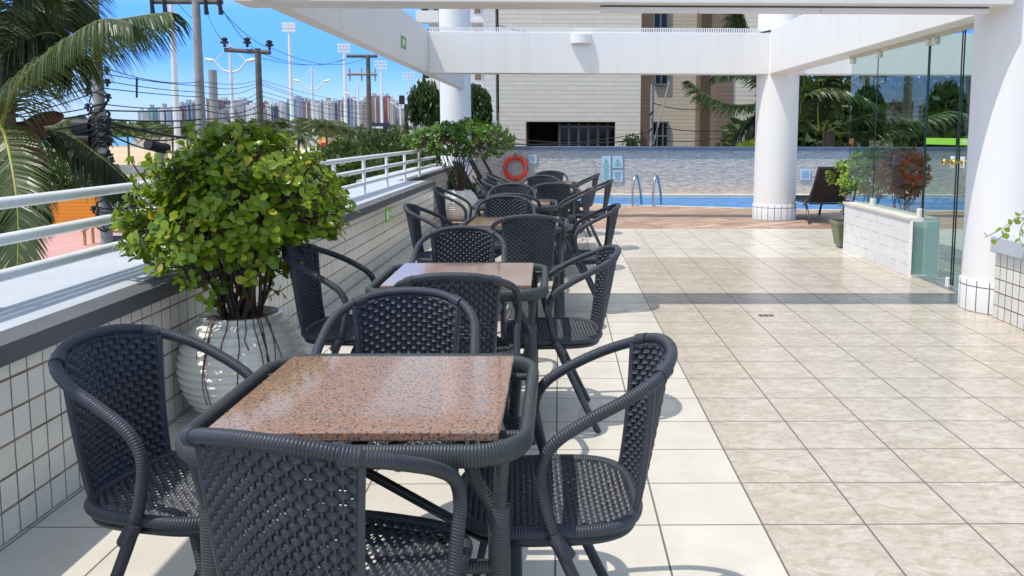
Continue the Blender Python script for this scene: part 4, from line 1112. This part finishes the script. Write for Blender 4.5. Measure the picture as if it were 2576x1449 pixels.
c = at(1010, 252, 45); tl = thing('traffic_light', 'black traffic light hanging from an arm left of the weeping tree', 'traffic light')
part('signal_box', MB().box(c.x - .13, c.x + .13, 45, 45.25, c.z - .2, c.z + .25), 'black', tl, False, None, .03)
part('arm', MB().tube([(c.x, 45.1, c.z + .1), (c.x + 1.2, 45.1, c.z + .1), (c.x + 1.25, 45.1, c.z - .1), (c.x + 1.25, 45.1, G0)], .05, 6), 'mast', tl)

# ================================================================== TREES
def crown(mb, C, A, n, L, seed, droop=0.0, flat=.5, lump=9):
    rn = random.Random(seed); C = Vector(C)
    lumps = [(rv(rn), rn.uniform(.2, .5)) for _ in range(lump)]
    for i in range(n):
        d = rv(rn); r = .72
        for ld, la in lumps:
            k = d.dot(ld)
            if k > .7: r += la * (k - .7) / .3
        r = min(r, 1.15) * (rn.uniform(.75, 1) if rn.random() < .7 else rn.uniform(.3, .8))
        p = C + Vector((d.x * A[0], d.y * A[1], d.z * A[2])) * r
        dd = (rv(rn) + d * .6 + Vector((0, 0, -droop))).normalized(); l = L * rn.uniform(.6, 1.2)
        u = rv(rn); s = dd.cross(u); 
        if s.length < .1: continue
        s.normalize(); b = len(mb.v); w_ = l * flat * .5
        mb.v += [tuple(p), tuple(p + dd * l * .5 + s * w_), tuple(p + dd * l), tuple(p + dd * l * .5 - s * w_)]
        mb.face([b, b + 1, b + 2, b + 3], None, min(1, max(0, rn.gauss(.45, .28))))
def tree(x, y, zc, A, n, L, label, mat, seed, base=G0, group=None, droop=0, nm='leafy_tree', flat=.5, lump=9):
    t = thing(nm, label, 'tree', (0, 0, 0), 0, group); tr = MB(); rn = random.Random(seed)
    tr.tube([(x, y, base), (x + .05, y, (base + zc) / 2), (x, y, zc)], [.16, .12, .06], 8)
    for k in range(6):
        a = rn.uniform(0, 6.28); z0 = base + (zc - base) * rn.uniform(.5, .8)
        tr.tube([(x, y, z0), (x + math.cos(a) * A[0] * .4, y + math.sin(a) * A[1] * .4, zc), (x + math.cos(a) * A[0] * .6, y + math.sin(a) * A[1] * .6, zc + A[2] * .4)], [.06, .04, .02], 5)
    part('trunk', tr, 'bark', t); f = MB(); crown(f, (x, y, zc), A, n, L, seed, droop, flat, lump); part('crown', f, mat, t, False)
    return t
HG = 'dark leafy trees between the railing and the street'
for i, (px, yt, Y, Ax, Az, lab) in enumerate(((870, 375, 31, 1.5, 1.5, 'leftmost low dark tree behind the railing'), (905, 352, 30, 1.5, 1.6, 'second low dark tree behind the railing, left of the billboard'), (965, 340, 29, 1.6, 1.7, 'low dark tree below the billboard'),
        (1020, 343, 27, 1.5, 1.7, 'low dark tree under the black pole'), (1075, 350, 25, 1.4, 1.6, 'low dark tree just left of the far potted shrub'), (940, 400, 20, 1.5, 1.2, 'dark bush low behind the far part of the railing'), (1040, 402, 18, 1.2, 1.1, 'dark bush low behind the last railing posts'),
        (845, 420, 22, 1.4, 1.0, 'dark bush low behind the railing next to the near shrub'))):
    p = at(px, yt, Y); tree(p.x, p.y, p.z - Az, (Ax, Ax, Az), 5200, .24, lab, 'leafhedge' if i % 2 else 'leafdark', 100 + i, group=HG, lump=14)
p = at(150, 360, 48); tree(p.x, p.y, p.z - 2.2, (2.6, 2.2, 2.1), 3200, .34, 'green bushy tree behind the lower palm frond', 'leafhedge', 140, group=None)
def weeping(px0, px1, yt, yb, Y, label, seed, mat='leafdark'):
    a, b = at(px0, yt, Y), at(px1, yb, Y); t = thing('weeping_tree', label, 'tree'); rn = random.Random(seed); f = MB()
    cx = (a.x + b.x) / 2; hw = (b.x - a.x) / 2
    part('trunk', MB().tube([(cx, Y, G0), (cx + .1, Y, a.z - .6)], [.22, .12], 8), 'bark', t)
    for k in range(210):
        x = cx + hw * rn.uniform(-1, 1); y = Y + rn.uniform(-hw, hw) * .8
        q = 1 - (abs(x - cx) / hw) ** 2; zt = a.z - (1 - q) * .45 - rn.uniform(0, .35); ln = rn.uniform(.5, 1) * (zt - b.z)
        for j in range(int(ln / .045)):
            z = zt - j * .045; dd = Vector((rn.uniform(-.6, .6), rn.uniform(-.6, .6), -1)).normalized(); l = rn.uniform(.12, .22)
            s = dd.cross(rv(rn)); s.normalize(); p = Vector((x + rn.uniform(-.07, .07), y + rn.uniform(-.07, .07), z)); b0 = len(f.v)
            f.v += [tuple(p), tuple(p + dd * l * .5 + s * .03), tuple(p + dd * l), tuple(p + dd * l * .5 - s * .03)]; f.face([b0, b0 + 1, b0 + 2, b0 + 3], None, min(1, max(0, rn.gauss(.5, .3))))
    part('crown', f, mat, t, False); return t
weeping(1032, 1110, 190, 312, 24, 'weeping dark tree just left of the far column', 201, 'leafhedge')
weeping(1165, 1232, 205, 350, 27, 'weeping dark tree between the far column and the cream building', 202)

def palm_tree(x, y, zc, fl, nf, n, base, label, mat, seed, group, nm='palm_tree', wdt=.05, hang=.7, tr=.13):
    t = thing(nm, label, 'palm tree', (x, y, base), 0, group); rn = random.Random(seed); H = zc - base
    part('trunk', MB().tube(spline([(0, 0, 0), (.15, 0, H * .5), (0, 0, H)], 4), [tr * 1.2 - tr * .05 * i for i in range(9)], 8), 'trunkpalm', t)
    lf = MB()
    for k in range(nf):
        a = 2 * math.pi * k / nf + rn.uniform(-.2, .2); el = rn.uniform(-.3, 1.0); c, s = math.cos(a), math.sin(a)
        S = [Vector((c * fl * u * math.cos(el * (1 - u * .5)), s * fl * u * math.cos(el * (1 - u * .5)), H + fl * (u * math.sin(el) - .75 * u * u))) for u in [q / 8 for q in range(9)]]
        sd = Vector((-s, c, 0))
        for i in range(n):
            tt_ = .12 + .88 * i / n; f = tt_ * 8; q = min(7, int(f)); p = S[q].lerp(S[q + 1], f - q); T = (S[q + 1] - S[q]).normalized()
            for sgn in (-1, 1):
                L = fl * .30 * math.sin(math.pi * (.15 + .8 * tt_)) * rn.uniform(.8, 1.1); d = (sd * sgn * .6 + T * .6 + Vector((0, 0, -hang * rn.uniform(.5, 1.2)))).normalized()
                b = len(lf.v); m = p + d * L * .5; e = m + (d + Vector((0, 0, -.5))).normalized() * L * .5
                lf.v += [tuple(p - T * wdt), tuple(p + T * wdt), tuple(m + T * wdt), tuple(m - T * wdt), tuple(e)]
                ti = min(1, max(0, rn.gauss(.5, .28))); lf.face([b, b + 1, b + 2, b + 3], None, ti); lf.face([b + 3, b + 2, b + 4], None, ti)
        b = len(lf.v)
    part('crown', lf, mat, t, False); return t
PG = 'small coconut palms on the beach front'
pls = [(318, 322, 105, 2.6), (225, 305, 60, 2.2), (195, 318, 75, 2.2), (90, 330, 70, 2.4), (470, 325, 120, 3.0), (540, 318, 100, 2.8), (620, 312, 110, 3.2), (690, 312, 90, 2.8), (752, 345, 75, 2.2), (785, 308, 115, 3.2), (818, 315, 95, 2.8),
       (700, 335, 85, 2.4), (845, 325, 130, 3.4), (880, 330, 120, 3.2), (575, 330, 95, 2.4), (430, 325, 130, 3.4), (990, 325, 110, 3.0), (400, 330, 140, 3.4), (655, 322, 130, 3.4), (935, 345, 80, 2.4), (500, 335, 120, 3.0)]
base_p = None
wordsP = ['slim lone palm on the open sand right of the tangled pole', 'palm just left of the tangled pole', 'shorter palm further left of the tangled pole', 'palm half hidden by the large frond at far left']
for i, (px, yy, Y, fl) in enumerate(pls):
    p = at(px, yy, Y)
    lab = wordsP[i] if i < 4 else 'small coconut palm standing in front of the city skyline'
    if i < 3: o = palm_tree(p.x, p.y, p.z, fl, 16, 16, G0, lab, 'palmfar', 300 + i, PG if i > 3 else 'lone palms on the sand', wdt=.07)
    if i == 0: base_p = o
    if i >= 3:
        o = dup(base_p, None, (p.x, p.y, G0), i * 1.3); o['label'] = lab; o['group'] = PG
        for ch in o.children:
            k = fl / 2.6
            if ch.name.startswith('crown'): ch.scale = (k,) * 3; ch.location = (0, 0, (p.z - G0) - (at(318, 322, 105).z - G0) * k)
            else: ch.scale = (1, 1, (p.z - G0) / (at(318, 322, 105).z - G0))
# palms and trees behind the pool wall on the right
pr_ = thing('coconut_palm', 'coconut palm whose frond reaches left of the middle column', 'palm tree')
c0 = at(1960, 250, 22.5)
part('trunk', MB().tube([(c0.x, c0.y, G0), (c0.x + .1, c0.y, c0.z - .6), tuple(c0)], [.2, .16, .12], 10), 'trunkpalm', pr_)
for i, P in enumerate(([(1960, 250), (1900, 262), (1840, 262), (1780, 240), (1735, 205)], [(1955, 240), (1890, 160), (1865, 80), (1850, 20)], [(1960, 245), (1990, 180), (2060, 165), (2110, 200)], [(1960, 250), (1900, 190), (1850, 175), (1800, 190)], [(1960, 260), (1900, 290), (1865, 330), (1850, 380)], [(1960, 230), (1985, 130), (1995, 60), (2000, 0)])):
    frond('frond', pr_, [at(x, y, 22.5 - .3 * j) for j, (x, y) in enumerate(P)], 'palm' if i in (0, 3) else 'palmdark', .62, 60, .022, 1.0, .022, 400 + i)
pr2 = thing('coconut_palm', 'coconut palm with a yellow-ribbed frond arching between column and glass', 'palm tree')
c0 = at(2085, 330, 21.5)
part('trunk', MB().tube([(c0.x, c0.y, G0), (c0.x, c0.y, c0.z)], [.2, .16], 10), 'trunkpalm', pr2)
for i, P in enumerate(([(2060, 330), (2015, 285), (2030, 240), (2090, 222), (2160, 240), (2230, 275)], [(2060, 330), (2060, 240), (2090, 185), (2120, 160)], [(2060, 330), (2000, 300), (1950, 310), (1920, 350)], [(2080, 330), (2180, 290), (2280, 290), (2350, 330)], [(2070, 330), (2110, 230), (2190, 180), (2290, 190)], [(2080, 335), (2200, 330), (2320, 300), (2400, 280), (2470, 310)])):
    frond('frond', pr2, [at(x, y, 21.5 - .2 * j) for j, (x, y) in enumerate(P)], 'palm' if i in (0, 3, 5) else 'palmdark', .70, 60, .024, .9, .026, 420 + i)
RG = 'dark trees beyond the right part of the pool wall'
for i, (px, yt, Y, Ax, Az, lab) in enumerate(((2060, 195, 28, 2.2, 3.0, 'dark tree right of the middle column, behind the palm frond'), (2240, 215, 29, 2.4, 2.8, 'dark tree seen through the glass panes'), (2420, 190, 27, 2.3, 3.2, 'dark tree seen through the glass doors'), (2580, 150, 28, 2.4, 3.6, 'dark tree beyond the right edge behind the doors'))):
    p = at(px, yt, Y); tree(p.x, p.y, p.z - Az * .9, (Ax * 1.25, Ax, Az), 11000, .36, lab, 'leafdark', 150 + i, group=RG, lump=16)
    
p = at(1893, 385, 21); pt = thing('fan_leaf_plant', 'round bright green leaf plant left of the middle column above the wall', 'plant'); lf = MB()
for k in range(9):
    a = R(20 + 17 * k); add_leaf(lf, Vector((p.x, p.y + .02 * k, p.z - .25)), Vector((math.cos(a), .1 * (-1) ** k, math.sin(a))), Vector((0, -1, 0)), .58, .26, .6, .1, .0)
part('foliage', lf, 'leaf1', pt); part('stem', MB().tube([(p.x, p.y + .1, G0), (p.x, p.y + .1, p.z - .2)], .05, 6), 'bark', pt)
p = at(1590, 350, 24); tree(p.x, p.y, p.z - .1, (.30, .3, .33), 260, .11, 'small green bush top poking above the pool wall in front of the cream building', 'leafhedge', 160, nm='small_bush', lump=4)

# ================================================================== CREAM BUILDING BEHIND THE POOL
def XZ(x, y, Y): p = at(x, y, Y); return p.x, p.z
bd = thing('apartment_building', 'large cream strip-tiled building beyond the pool wall', 'building')
Yb = 30.0; xl, _ = XZ(1256, 300, Yb); xr, _ = XZ(1611, 300, Yb)
ox0, oz1 = XZ(1323, 306, Yb); ox1, _ = XZ(1548, 306, Yb)
part('wall', MB().box(xl, ox0, Yb, Yb + .4, G0, 14).box(ox1, xr, Yb, Yb + .4, G0, 14).box(ox0, ox1, Yb, Yb + .4, oz1, 14), 'bldg', bd, False)
part('side_wall', MB().box(xr - .4, xr, Yb + .41, Yb + 2.1, G0, 14).box(xl, xl + .4, Yb + .41, Yb + 14, G0, 14), 'bldg_y', bd, False)
part('loggia_interior', MB().box(ox0 - .3, ox1 + .3, Yb + 3, Yb + 3.1, G0, oz1 + .3).box(ox0 - .3, ox1 + .3, Yb + .42, Yb + 3, oz1 + .05, oz1 + .15), 'opening', bd, False)
part('loggia_side', MB().box(ox0 - .1, ox0 + .02, Yb + .42, Yb + 2.9, G0, oz1 + .04), 'bldg_brown', bd, False)
gx0, _ = XZ(1404, 306, Yb + 1.2); gx1 = ox1 + .1
n = 6
for i in range(n):
    xa = gx0 + (gx1 - gx0) * i / n; xb = gx0 + (gx1 - gx0) * (i + 1) / n
    wn_ = part('sliding_panel', MB().box(xa, xa + .09, Yb + 1.2, Yb + 1.3, G0, oz1 - .05).box(xa + .09, xb, Yb + 1.2, Yb + 1.3, oz1 - .22, oz1 - .1), 'winframe', bd, False)
    part('pane', MB().box(xa + .09, xb, Yb + 1.24, Yb + 1.26, G0, oz1 - .22), 'winglass', wn_, False)
Yr = 35.0; Yq = 30.6
bx0, _ = XZ(1600, 300, Yr); bx1, _ = XZ(1640, 300, Yr); bx2, _ = XZ(1798, 300, Yq); bx3, _ = XZ(1842, 300, Yq); bx4, _ = XZ(2030, 300, Yq); bxr, _ = XZ(1830, 300, Yr)
part('brown_wall', MB().box(bx0, bx1, Yr, Yr + .3, G0, 14), 'bldg_brown', bd, False)
part('recessed_wall', MB().box(bx1 + .001, bxr, Yr + .05, Yr + .3, G0, 14), 'bldg', bd, False)
part('brown_wall', MB().box(bx2 + .001, bx3, Yq - .05, Yr - .01, G0, 14), 'bldg_brown', bd, False)
part('right_wall', MB().box(bx3 + .001, bx4, Yq, Yq + .3, G0, 14), 'bldg', bd, False)
for (x0, x1, y0, y1, bars) in ((1642, 1683, -40, 74, 1), (1645, 1682, 150, 215, 1), (1638, 1682, 305, 372, 2)):
    xa, za = XZ(x0, y1, Yr); xb, zb = XZ(x1, y0, Yr)
    f = MB().box(xa, xb, Yr - .06, Yr + .02, za, za + .07).box(xa, xb, Yr - .06, Yr + .02, zb - .07, zb).box(xa, xa + .07, Yr - .06, Yr + .02, za + .07, zb - .07).box(xb - .07, xb, Yr - .06, Yr + .02, za + .07, zb - .07)
    for k in range(bars): xm = xa + (xb - xa) * (k + 1) / (bars + 1); f.box(xm - .03, xm + .03, Yr - .05, Yr + .02, za + .07, zb - .07)
    zm = za + (zb - za) * .45; f.box(xa + .07, xb - .07, Yr - .045, Yr + .015, zm - .03, zm + .03)
    wf = part('window', f, 'winframe', bd, False); part('pane', MB().box(xa + .05, xb - .05, Yr + .0, Yr + .03, za + .05, zb - .05), 'winglass', wf, False)
# white tiled wing left of it
xa, _ = XZ(1221, 300, Yb + 4); xb, _ = XZ(1247, 300, Yb + 4); x2, zt = XZ(1247, 30, Yb + 4)
wg = thing('tiled_pier', 'slim white tiled pier left of the cream building', 'building')
part('wall', MB().box(xa, xa + .45, Yb + 3.5, Yb + 4.2, XZ(1221, 303, Yb + 3.5)[1], 14), 'bldg_white', wg, False)
f = part('window', MB().box(xa + .46, xl + .2, Yb + 4, Yb + 4.1, G0, 14), 'winframe', wg, False)
part('pane', MB().box(xa + .50, xl + .1, Yb + 3.96, Yb + 3.99, 2.2, 14), 'winglass', f, False)
# balcony tower behind the beam
bt = thing('balcony_tower', 'tall apartment tower with balconies visible above the far crossbeam', 'building')
Yt = 75.0
xa, _ = XZ(1078, 50, Yt); xb, _ = XZ(1228, 50, Yt)
part('wall', MB().box(xa, xb, Yt, Yt + 12, G0, XZ(1100, -60, Yt)[1]), 'bldg_white', bt, False)
z = 5.0; zz1 = XZ(1100, -60, Yt)[1]; bal = MB(); dk = MB(); br = MB(); k = 0
while z < zz1:
    part('balcony', MB().box(xa - .9, xa + 1.0, Yt - 1.2, Yt - .002, z, z + .95), 'white_paint', bt, False); part('balcony_recess', MB().box(xa - .6, xa - .02, Yt + .1, Yt + 1.5, z + 1.0, z + 2.4), 'opening', bt, False)
    part('balcony', MB().box(xa + 3.6, xb + .1, Yt - 1.2, Yt - .002, z, z + .25), 'white_paint', bt, False)
    for q in range(3): br.box(xa + 3.9 + q * .75, xa + 4.4 + q * .75, Yt - .05, Yt - .003, z + .9, z + 2.2)
    br.box(xa + .45, xa + 1.6, Yt - .06, Yt - .003, z + 1.0, z + 2.3)
    z += 2.8
part('windows', br, 'bldg_brown', bt, False)
# pole in front of the cream building
t, p0, h, r = upole('utility_pole', 1638, 26, 212, 7, 'thin light pole in front of the brown wall of the cream building', 'concrete')
part('stay', MB().tube([(.05, 0, h * .68), (.55, .2, h + .1)], .022, 6), 'concrete', t)
part('tangled_cables', (lambda m: [m.tube([(rnd_x, -.08, z), (rnd_x + .12, -.1, z + .14)], .03, 5) for rnd_x, z in [(-.1, 2.9), (-.06, 3.2), (-.12, 3.5), (-.05, 3.9), (-.1, 4.4), (-.08, 4.9)]] and m)(MB()), 'black', t)
for (y0, y1, x1) in ((258, 268, 1800), (315, 322, 1890), (352, 330, 1890), (350, 345, 1255), (345, 358, 1255), (330, 362, 1255)):
    addcable(cable(at(1640, y0, 26), at(x1, y1, 27), .15, .012), .013, 0)
addcable(cable(at(1250, 62, 24), at(1470, 84, 16), .1, .012), .012, 0)

# ================================================================== SKYLINE
FC = {'grey': facade('grey_tower_facade', (.42, .42, .45), (.14, .15, .18), 3.5, 3.2), 'white': facade('white_tower_facade', (.72, .71, .70), (.14, .17, .23), 4.2, 3.2),
      'blue': facade('blue_glass_tower_facade', (.30, .37, .48), (.12, .17, .26), 3.2, 3.2), 'brown': facade('brown_tower_facade', (.30, .19, .17), (.12, .11, .14), 4, 3.2),
      'teal': facade('teal_tower_facade', (.16, .42, .40), (.10, .2, .26), 4, 3.2), 'cream': facade('cream_tower_facade', (.50, .44, .38), (.12, .12, .15), 4, 3.2),
      'navy': facade('navy_tower_facade', (.05, .07, .17), (.04, .05, .10), 4, 3.2), 'red': facade('red_tower_facade', (.33, .09, .08), (.12, .08, .10), 4, 3.2)}
rn = random.Random(12)
towers = [(349, 362, 276, 'grey'), (361, 373, 283, 'cream'), (374, 388, 267, 'teal'), (389, 404, 270, 'white'), (405, 420, 266, 'white'), (424, 438, 269, 'blue'), (436, 450, 272, 'white'), (452, 463, 261, 'brown'), (464, 482, 254, 'blue'), (481, 496, 255, 'white'),
          (522, 548, 245, 'brown'), (549, 574, 247, 'brown'), (528, 560, 270, 'grey'), (560, 586, 266, 'grey'), (587, 622, 247, 'grey'), (622, 646, 259, 'white'), (646, 664, 270, 'grey'), (663, 673, 252, 'red'), (673, 690, 256, 'white'), (690, 697, 262, 'navy'), (697, 715, 252, 'white'),
          (724, 739, 245, 'teal'), (739, 758, 241, 'blue'), (764, 776, 249, 'brown'), (776, 783, 252, 'white'), (787, 806, 253, 'white'), (806, 815, 254, 'navy'), (815, 834, 250, 'white'), (834, 850, 249, 'grey'), (848, 863, 250, 'brown'),
          (864, 882, 240, 'blue'), (882, 899, 243, 'white'), (899, 916, 252, 'cream'), (916, 934, 237, 'grey'), (933, 950, 236, 'brown'), (950, 969, 234, 'white'), (968, 981, 237, 'red'), (981, 992, 245, 'cream'), (992, 1008, 254, 'blue'), (1005, 1035, 268, 'grey'), (860, 890, 290, 'white'), (1010, 1060, 275, 'cream')]
kinds = {'grey': 'grey', 'white': 'white', 'blue': 'bluish glass', 'brown': 'brown', 'teal': 'teal green', 'cream': 'cream', 'navy': 'dark navy', 'red': 'dark red'}
lm_ = [(520, 'left of the pale concrete pole'), (650, 'just right of the pale concrete pole'), (735, 'right of the dark crossarm pole'), (870, 'just left of the second floodlight mast'), (962, 'just right of the second floodlight mast'), (2000, 'right of the third floodlight mast')]
cnt = {}
for i, (x0, x1, yt, k) in enumerate(towers):
    Y = 1250 + 12 * i + rn.uniform(0, 200); a = at(x0, 340, Y); b = at(x1, yt + 5, Y); wd = b.x - a.x
    where = next(s for m, s in lm_ if (x0 + x1) / 2 < m); key = (k, where); cnt[key] = cnt.get(key, 0) + 1
    tall = {1: '', 2: ' second', 3: ' third', 4: ' fourth', 5: ' fifth'}[cnt[key]]
    t = thing('tower_block', f'{tall.strip() or "first"} {kinds[k]} tower in the skyline, {where}', 'tower block', (a.x + wd / 2, Y, G0), 0, 'towers of the distant skyline')
    h = b.z - G0
    m = MB().box(-wd / 2, wd / 2, 0, wd, 0, h)
    part('wall', m, FC[k], t, False)
    part('rooftop', MB().box(-wd * .25, wd * .2, wd * .2, wd * .7, h + .01, h + rn.uniform(3, 7)), FC[rn.choice(('grey', 'cream', 'white'))], t, False)
    if wd > 9: part('balcony_strip', MB().box(wd * .1, wd * .28, -1.2, -.01, 3, h - 3), FC[rn.choice(('navy', 'white', 'grey'))], t, False)
cy = thing('silo_tower', 'tall silver cylindrical tower rising above the brown blocks', 'tower', tuple(at(541, 335, 1150).xy) + (G0,))
part('shaft', MB().lathe([(5.4, 0), (5.4, at(541, 176, 1150).z - G0), (0, at(541, 176, 1150).z - G0)], 20), 'concrete', cy)
hl = MB(); hx = [(-1800, 0), (-1700, 40), (-1560, 25), (-1400, 48), (-1200, 30), (-1050, 0)]
solo('distant_scrub', (lambda m: (crown(m, (-520, 900, G0 + 4), (420, 200, 9), 3000, 9, 5, 0, .9, 3), m)[1])(MB()), 'leafhedge', 'low green belt of trees at the foot of the skyline', 'trees', None, False)
bpy.data.objects['distant_scrub']['kind'] = 'stuff'
